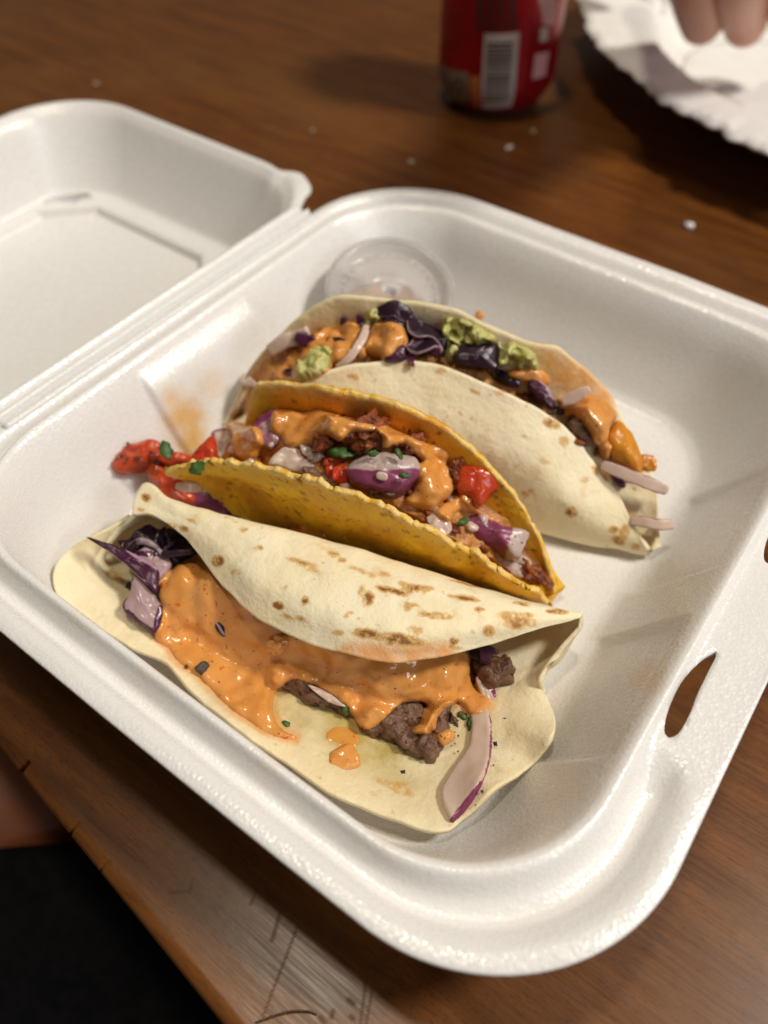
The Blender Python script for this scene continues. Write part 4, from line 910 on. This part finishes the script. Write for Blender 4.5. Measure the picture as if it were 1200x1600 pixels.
P2a = [(345, 715), (400, 668), (470, 655), (560, 672), (640, 700), (720, 770), (835, 895), (800, 885), (700, 830), (600, 780), (520, 752), (430, 728)]
P3a = [(440, 600), (480, 520), (560, 488), (700, 510), (800, 552), (900, 620), (960, 690), (985, 775), (930, 720), (850, 645), (740, 586), (600, 556), (500, 575)]
chopped('chopped_meat', SURF2, P2a, 16, .0012, .0036, M['chorizo'], 'crisp red meat bits filling the gaps in the yellow shell', 11)
chopped('chopped_onion', SURF2, P2a, 18, .0020, .0044, M['onion'], 'minced onion bits among the meat in the yellow shell', 12)
chopped('chopped_tomato', SURF2, P2a, 18, .0014, .0036, M['tomato'], 'minced tomato bits among the meat in the yellow shell', 13)
R9 = random.Random(21); shreds = []
for k in range(14):
    while True:
        x, y = R9.uniform(440, 980), R9.uniform(490, 780)
        if inpoly(x, y, P3a): break
    a = R9.uniform(-.3, 1.3); L = R9.uniform(9, 19)
    shreds.append(ribbon('cabbage_shred', [(x - L * math.cos(a), y - L * math.sin(a)), (x, y - R9.uniform(-3, 3)), (x + L * math.cos(a), y + L * math.sin(a))], [.0012, .0026, .0014], .0008, M['cabbage_strip'],
           None, None, SURF3, .0018, tint=lambda t, a_, b: .6 if a_ > .85 else 0, n=18, twist=R9.uniform(-1, 1)))
bm = bmesh.new()
for o in shreds:
    bm.from_mesh(o.data); bpy.data.objects.remove(o)
me = bpy.data.meshes.new('cabbage_shreds'); bm.to_mesh(me); bm.free(); me.materials.append(M['cabbage_strip'])
o = bpy.data.objects.new('cabbage_shreds', me); C.objects.link(o); o['kind'] = 'stuff'; thing(o, 'thin violet cabbage shreds among the rear taco filling', 'cabbage')
chopped('chopped_meat', SURF3, P3a, 30, .0014, .0040, M['chorizo'], 'browned meat bits under the sauce in the rear tortilla', 15)
chopped('chopped_onion', SURF3, P3a, 12, .0012, .0034, M['onion'], 'minced onion bits in the rear tortilla', 16)
chopped('chopped_meat', LOW1, [(540, 1110), (600, 1100), (700, 1090), (720, 1120), (690, 1170), (640, 1165), (590, 1150)], 40, .0010, .0028, M['meat'], 'small browned beef bits below the sauce of the front taco', 17)
chopped('chopped_cabbage', LOW1, [(200, 860), (300, 850), (310, 890), (250, 920), (215, 960), (200, 930)], 26, .0012, .0034, M['cabbage'], 'dark cabbage shreds at the left end of the front taco', 18)
# ---- loose black pepper flecks
def specks():
    pts = []
    for x, y, s, keys in [(630, 1208, 1.7, SURF1), (528, 1193, 1.6, SURF1), (752, 1159, 1.1, SURF1), (750, 1174, .9, SURF1), (751, 1207, 1.0, SURF1), (690, 1239, .8, SURF1), (772, 1160, 1.2, SURF1), (752, 1232, .9, SURF1), (789, 1125, 1.1, SURF1), (700, 1258, .7, SURF1), (292, 1040, 1.0, S1s), (405, 898, .6, SURF1), (815, 848, .55, K2), (805, 838, .4, K2), (448, 673, .8, K2), (430, 660, .9, K2), (800, 850, .35, K2)]:
        pts.append((x, y, s, keys))
    R = random.Random(3)
    for _ in range(26): pts.append((R.uniform(180, 250), R.uniform(692, 725), R.uniform(.5, 1.3), None))
    for _ in range(30): pts.append((R.uniform(690, 770), R.uniform(1110, 1270), R.uniform(.2, .5), SURF1))
    for _ in range(36): pts.append((R.uniform(260, 740), R.uniform(900, 1110), R.uniform(.2, .42), S1s))
    for _ in range(24): pts.append((R.uniform(350, 830), R.uniform(650, 860), R.uniform(.25, .6), K2))
    for x, y in ((1010, 818), (1022, 815), (1032, 818), (985, 750), (975, 745), (1000, 757)): pts.append((x, y, .6, None))
    verts = []; faces = []
    for x, y, s, keys in pts:
        h = hit(x, y, keys) if keys else None
        if h: c = h[0] + h[1] * .0003 * s + (CB * .0026 if (keys is SURF1 and 700 < x < 775 and y > 1105) else V())
        else: c = at(x, y, .0255 if x < 300 else (.0160 if y > 780 else .0250)) + CB * .0008
        b = len(verts); r = .00062 * s
        for d in ((1, 0, 0), (-1, 0, 0), (0, 1, 0), (0, -1, 0), (0, 0, 1), (0, 0, -1)): verts.append(c + V(d) * r * R.uniform(.6, 1.4) + V((R.uniform(-1, 1), R.uniform(-1, 1), 0)) * r * .3)
        faces += [tuple(b + i for i in q) for q in ((0, 2, 4), (2, 1, 4), (1, 3, 4), (3, 0, 4), (2, 0, 5), (1, 2, 5), (3, 1, 5), (0, 3, 5))]
    o = mesh_obj('pepper_flecks', verts, faces, M['pepper'], None, False); o['kind'] = 'stuff'; thing(o, 'fine black pepper flecks scattered over the tacos', 'pepper')
specks()

# ------------------------------------------------------------------ sauce cup
def lathe(prof, n=72):
    verts = []
    for r, z in prof:
        for k in range(n):
            a = 2 * math.pi * k / n; verts.append(V((r * math.cos(a), r * math.sin(a), z)))
    return verts, grid_faces(len(prof), n, True)
def build_cup():
    c = empty('sauce_cup', 'small clear lidded sauce cup behind the rear tortilla', 'sauce cup', (-.0640, .0605, .0075))
    nrm = V((.24, -.16, 1)).normalized(); c.rotation_euler = V((0, 0, 1)).rotation_difference(nrm).to_euler()
    v, f = lathe([(.0005, .0006), (.0160, .0), (.0172, .0012), (.0195, .014), (.0212, .024), (.0225, .0262), (.0225, .0274)]); o = mesh_obj('cup_wall', v, f, M['clear'], c); solid(o, .0007, 1)
    v, f = lathe([(.0002, .0012), (.0158, .0014), (.0168, .002), (.0178, .0070), (.0183, .0100), (.0176, .0104), (.014, .0102), (.008, .0105), (.0002, .0104)]); mesh_obj('orange_sauce', v, f, M['sauce'], c)
    v, f = lathe([(.0002, .0252), (.006, .0252), (.0078, .0254), (.0086, .0260), (.0094, .0254), (.0150, .0252), (.0182, .0252), (.0196, .0260), (.0204, .0282), (.0216, .0290), (.0234, .0290), (.0240, .0280), (.0238, .0262)]); o = mesh_obj('cup_lid', v, f, M['clear'], c); solid(o, .0006, 1)
    # low ring of raised dashes moulded into the lid
    v = []; f = []
    for k in range(28):
        a = 2 * math.pi * k / 28
        for r in (.0165, .0178):
            for da in (-.06, .06):
                for z in (.0257, .0263): v.append(V((r * math.cos(a + da), r * math.sin(a + da), z)))
        b = k * 8; f += [tuple(b + i for i in q) for q in ((0, 2, 3, 1), (4, 5, 7, 6), (0, 1, 5, 4), (2, 6, 7, 3), (1, 3, 7, 5))]
    mesh_obj('lid_ridge', v, f, M['clear'], c)
build_cup()

# ------------------------------------------------------------------ drink can
def build_can():
    cx, cy = -.1475, .2830
    c = empty('drink_can', 'red aluminium drink can standing on the table behind the box', 'can', (cx, cy, 0))
    prof = [(.0002, .010), (.012, .0085), (.019, .005), (.0225, .0012), (.0240, .0003), (.0256, .0012), (.0272, .0050)]
    v, f = lathe(prof, 96); mesh_obj('can_base', v, f, M['bar'], c)
    prof = [(.0272, .0050), (.0295, .0085), (.0318, .0125), (.0328, .0165), (.0331, .020), (.0331, .108), (.0326, .1105), (.0300, .1160), (.0276, .1195)]
    v, f = lathe(prof, 96); mesh_obj('can_body', v, f, M['red'], c)
    v, f = lathe([(.0276, .1195), (.0272, .1215), (.0264, .1222), (.0256, .1212), (.0248, .1180), (.022, .1176), (.0002, .1178)], 96); mesh_obj('can_top', v, f, M['metal'], c)
    v, f = lathe([(.004, .1184), (.0095, .1184), (.0095, .1192), (.004, .1192), (.004, .1184)], 40); o = mesh_obj('pull_tab', [V((p.x * 1.3 + .004, p.y * .85, p.z)) for p in v], f, M['metal'], c)
    th0 = math.atan2(CAM.y - cy, CAM.x - cx)
    def rad(z):
        P = prof
        for (r0, z0), (r1, z1) in zip(P, P[1:]):
            if z0 <= z <= z1: return r0 + (r1 - r0) * (z - z0) / (z1 - z0)
        return .0331
    def hitcan(px, py):
        d = ray(px, py); o = CAM - V((cx, cy, 0)); a = d.x ** 2 + d.y ** 2; b = o.x * d.x + o.y * d.y; k = o.x ** 2 + o.y ** 2 - .0331 ** 2
        q = b * b - a * k
        if q < 0: q = 0
        t = (-b - math.sqrt(q)) / a; p = o + d * t
        return math.atan2(p.y, p.x) - th0, p.z
    def panel(name, corners, mat, off=.0002, n=10, parent=None):
        """corners: four image-traced corners (tl, tr, br, bl) wrapped on the can"""
        P = [hitcan(*q) for q in corners]; v = []
        for i in range(n + 1):
            for j in range(n + 1):
                s, t = j / n, i / n
                a = (P[0][0] * (1 - s) + P[1][0] * s) * (1 - t) + (P[3][0] * (1 - s) + P[2][0] * s) * t
                z = (P[0][1] * (1 - s) + P[1][1] * s) * (1 - t) + (P[3][1] * (1 - s) + P[2][1] * s) * t
                r = rad(max(.006, z)) + off; v.append(V((r * math.cos(a + th0), r * math.sin(a + th0), z)))
        return mesh_obj(name, v, [tuple(reversed(q)) for q in grid_faces(n + 1, n + 1)], mat, parent or c)
    panel('nutrition_panel', [(742, -60), (808, -66), (810, 46), (744, 50)], M['darkred'])
    bc = panel('barcode_panel', [(757, 52), (812, 50), (802, 171), (750, 176)], M['white'], .0002)
    R = random.Random(5); y = 66
    while y < 158:
        h = R.choice([2.2, 3.0, 4.2]); k = (y - 52) / 120
        panel('barcode_bar', [(762 - 6 * k, y), (803 - 9 * k, y - 1), (803 - 9 * k, y + h - 1), (762 - 6 * k, y + h)], M['bar'], .00035, 4, bc); y += h + R.choice([2.4, 3.4])
    panel('orange_mark', [(735, 118), (750, 120), (748, 174), (735, 170)], M['orange'], .0002)
    g = panel('grey_panel', [(682, 95), (732, 112), (733, 163), (685, 156)], M['grey'], .0002)
    # round recycling emblem and small print on the grey panel
    for k in range(3):
        a0 = k * 2.094 + .3; pts = []
        for s in range(2):
            a = a0 + s * 1.3; pts.append((716 + 11 * math.cos(a), 134 + 13 * math.sin(a)))
        (x0, y0), (x1, y1) = pts; mx, my = (x0 + x1) / 2 - 716, (y0 + y1) / 2 - 134
        panel('recycling_arrow', [(x0, y0), (x1, y1), (x1 - mx * .35, y1 - my * .35), (x0 - mx * .35, y0 - my * .35)], M['bar'], .0004, 3, g)
    for k in range(4):
        panel('small_print', [(686, 108 + 11 * k), (701, 112 + 11 * k), (701, 116 + 11 * k), (686, 112 + 11 * k)], M['bar'], .0004, 3, g)
    for k in range(6):
        panel('small_print', [(684, 4 + 13 * k), (736 - (k % 3) * 8, 14 + 12 * k), (736 - (k % 3) * 8, 18 + 12 * k), (684, 8 + 13 * k)], M['darkred'] if k else M['bar'], .0002, 4)
    for k in range(7):
        panel('small_print', [(750 + 8 * k, -50), (753 + 8 * k, -50), (753 + 8 * k, 40), (750 + 8 * k, 42)], M['red'] if k % 2 else M['bar'], .0004, 3)
    # pale swash, dot and rotated small print at the right
    sw = [(826, -60), (852, -40), (868, -14), (869, 20), (862, 44), (854, 34), (846, 6), (834, -22)]
    for q in ([(824, -60), (868, -60), (869, -10), (836, -20)], [(836, -20), (869, -10), (868, 18), (845, 16)], [(845, 16), (868, 18), (865, 40), (848, 38)]): panel('script_swash', q, M['pink'], .0002, 5)
    panel('round_mark', [(844, 44), (856, 42), (855, 62), (843, 66)], M['white'], .0004, 4)
    panel('small_print', [(836, 84), (858, 80), (852, 118), (831, 124)], M['pink'], .0002, 5)
build_can()

# ------------------------------------------------------------------ paper plate, napkin, hands
def build_plate():
    A, B = .172, .118; ang = math.atan2(-.534, .846); ca, sa = math.cos(ang), math.sin(ang)
    cen = V((-.0655, .2875, 0)) + V((-sa, ca, 0)) * B + V((ca, sa, 0)) * .006
    prof = [(0, .002), (.25, .002), (.5, .0021), (.52, .0026), (.58, .0048), (.64, .0135), (.68, .0210), (.71, .0236), (.80, .0252), (.93, .0275), (.97, .0285), (1.0, .0268)]
    n = 360; verts = []
    rows = interp_rows(prof, 3)
    for s, z in rows:
        for k in range(n):
            a = 2 * math.pi * k / n
            fl = sstep(.74, 1.0, s); rag = fl * (.020 * fbm((math.cos(a) * 3, math.sin(a) * 3, 0), 2.2, 3) + .026 * fbm((math.cos(a) * 3, math.sin(a) * 3, 4), 6, 3) + .0012 * math.sin(a * 120))
            x, y = A * (s + rag) * math.cos(a), B * (s + rag) * math.sin(a)
            verts.append(cen + V((ca * x - sa * y, sa * x + ca * y, z + .0004 + fl * .0022 * fbm((math.cos(a), math.sin(a), 2), 4, 2) + .0003 * fl * math.sin(a * 120) + .0022 * fl * fbm((x, y, 5), 26, 3) + .0006 * fbm((x, y, 0), 60, 3))))
    f = grid_faces(len(rows), n, True); o = mesh_obj('paper_plate', verts, f, M['paper']); solid(o, .0011, -1)
    thing(o, 'white paper plate with a ragged fluted rim at the upper right', 'plate')
    reg('plate', verts, f)
    # crumpled napkin in the plate
    v = []; N_ = 40; c0 = at(1010, -14, .022)
    for i in range(N_):
        for j in range(N_):
            x, y = (i / (N_ - 1) - .5) * .05, (j / (N_ - 1) - .5) * .055
            v.append(c0 + V((x, y, .008 * fbm((x, y, 3), 55, 3) + .004)))
    o = mesh_obj('napkin', v, grid_faces(N_, N_), M['paper']); solid(o, .0006, 0); thing(o, 'crumpled white napkin corner on the plate left of the fingers', 'napkin')
build_plate()
def skin_mesh(name, chains, mat, parent=None, root=0, sub=2):
    """connected joints with a radius each, grown into one continuous surface"""
    verts = []; edges = []; rad = []
    for ch in chains:
        prev = ch[0] if isinstance(ch[0], int) else None
        for p in (ch[1:] if prev is not None else ch):
            verts.append(p[0]); rad.append(p[1]); i = len(verts) - 1
            if prev is not None: edges.append((prev, i))
            prev = i
    me = bpy.data.meshes.new(name); me.from_pydata([tuple(v) for v in verts], edges, [])
    o = bpy.data.objects.new(name, me); C.objects.link(o)
    if parent: o.parent = parent
    sk = o.modifiers.new('skin', 'SKIN'); sk.use_smooth_shade = True
    sv = me.skin_vertices[0] if me.skin_vertices else None
    if sv is None:
        bpy.context.view_layer.objects.active = o
        bpy.ops.mesh.customdata_skin_add() if hasattr(bpy.ops.mesh, 'customdata_skin_add') else None
        sv = me.skin_vertices[0]
    for k, r in enumerate(rad):
        sv.data[k].radius = (r, r) if not isinstance(r, tuple) else r; sv.data[k].use_root = (k == root)
    m = o.modifiers.new('sub', 'SUBSURF'); m.levels = sub; m.render_levels = sub
    me.materials.append(mat); return o
def build_hand():
    # wrist above and behind the plate; bent fingers press down into it
    W = at(1165, -330, .165); K = {}
    chains = [[(W + V((.05, .09, .05)), .026), (W, .024), (at(1165, -215, .135), .028)]]           # forearm, wrist, palm: 0,1,2
    idx = 3
    def finger(knx, kny, knz, bend, tip, r):
        r *= 1.16
        return [2, (at(knx, kny, knz), r * 1.12), (at(*bend[0]), r * 1.08), (at(*bend[1]), r * 1.02), (at(*tip), r * .88)]
    chains.append(finger(1085, -130, .100, [(1082, -50, .078), (1092, 8, .053)], (1100, 48, .034), .0115))
    chains.append(finger(1160, -125, .102, [(1156, -45, .080), (1160, 10, .053)], (1168, 54, .033), .0112))
    chains.append(finger(1235, -130, .100, [(1236, -52, .078), (1236, 2, .053)], (1236, 48, .035), .0104))
    chains.append(finger(1300, -150, .112, [(1306, -80, .090), (1304, -30, .070)], (1300, 10, .056), .0092))
    chains.append([2, (at(1085, -235, .118), .0135), (at(1030, -180, .094), .0122), (at(1012, -110, .070), .0110), (at(1020, -70, .056), .0095)])
    o = skin_mesh('person', chains, M['skin'], None, 0, 3); o.name = 'person'
    thing(o, 'bare hand with bent fingers reaching down into the white plate', 'person')
    return o
build_hand()
def build_lap():
    # someone seated in front of the table: bare thighs under it, black shorts on the lap
    hip = V((-.10, -.52, -.30))
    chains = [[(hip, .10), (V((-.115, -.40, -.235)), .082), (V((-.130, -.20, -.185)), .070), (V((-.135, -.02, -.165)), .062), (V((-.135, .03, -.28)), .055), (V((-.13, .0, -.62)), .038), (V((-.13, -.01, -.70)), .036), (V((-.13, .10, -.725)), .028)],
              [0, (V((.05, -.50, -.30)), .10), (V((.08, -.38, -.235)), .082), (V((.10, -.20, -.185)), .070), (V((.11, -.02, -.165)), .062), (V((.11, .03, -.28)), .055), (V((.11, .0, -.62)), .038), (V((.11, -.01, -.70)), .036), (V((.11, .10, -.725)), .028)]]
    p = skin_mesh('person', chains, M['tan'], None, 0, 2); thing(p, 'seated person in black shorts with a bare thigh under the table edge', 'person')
    # shorts: one loose cloth over both thighs
    v = []; nu, nv = 90, 60
    for i in range(nv):
        t = i / (nv - 1); y = -.60 + .435 * t + .0
        for j in range(nu):
            s = j / (nu - 1); x = -.215 + .42 * s
            base = -.165 + .045 * t
            z = base - .115 * (abs(s - .5) * 2) ** 5 - .02 * math.exp(-((s - .5) / .06) ** 2) + .006 * fbm((x, y, 0), 22, 3)
            v.append(V((x, y - .03 * s + .09 * sstep(.2, .5, s) * t, z)))
    o = mesh_obj('shorts', v, grid_faces(nv, nu), M['cloth'], p); solid(o, .004, -1)
build_lap()

# ------------------------------------------------------------------ small bits on the table
for k, (x, y, s, lab) in enumerate([(795, 230, (.0046, .0034, .0012), 'largest white foam crumb on the table in front of the can'), (833, 206, (.0030, .0030, .0015), 'small white crumb on the table right of the largest crumb'),
                                 (1075, 353, (.0036, .003, .0012), 'white foam crumb on the table behind the right box edge'), (150, 131, (.003, .0025, .001), 'faint pale crumb on the table behind the open lid'), (488, 203, (.0025, .002, .001), 'faint pale crumb on the table between lid and can'), (643, 252, (.0035, .003, .0007), 'flat reddish crumb on the table left of the white crumbs')]):
    lumpy('crumb', x, y, s, M['foam'] if k in (0, 2) else M['dust'], lab, 'crumb', None, 0.0008, 20, .5, 350, .2, 'crumbs on the table', 3, None, k)
hv = [at(398, 1598, .0006), at(430, 1586, .0008), at(455, 1580, .0010), at(480, 1580, .0009), at(494, 1585, .0006)]
ribbon('hair', [tuple(p) for p in hv], [.00035] * 2, .00035, M['pepper'], 'single dark hair lying on the wood at the bottom', 'hair', n=50)
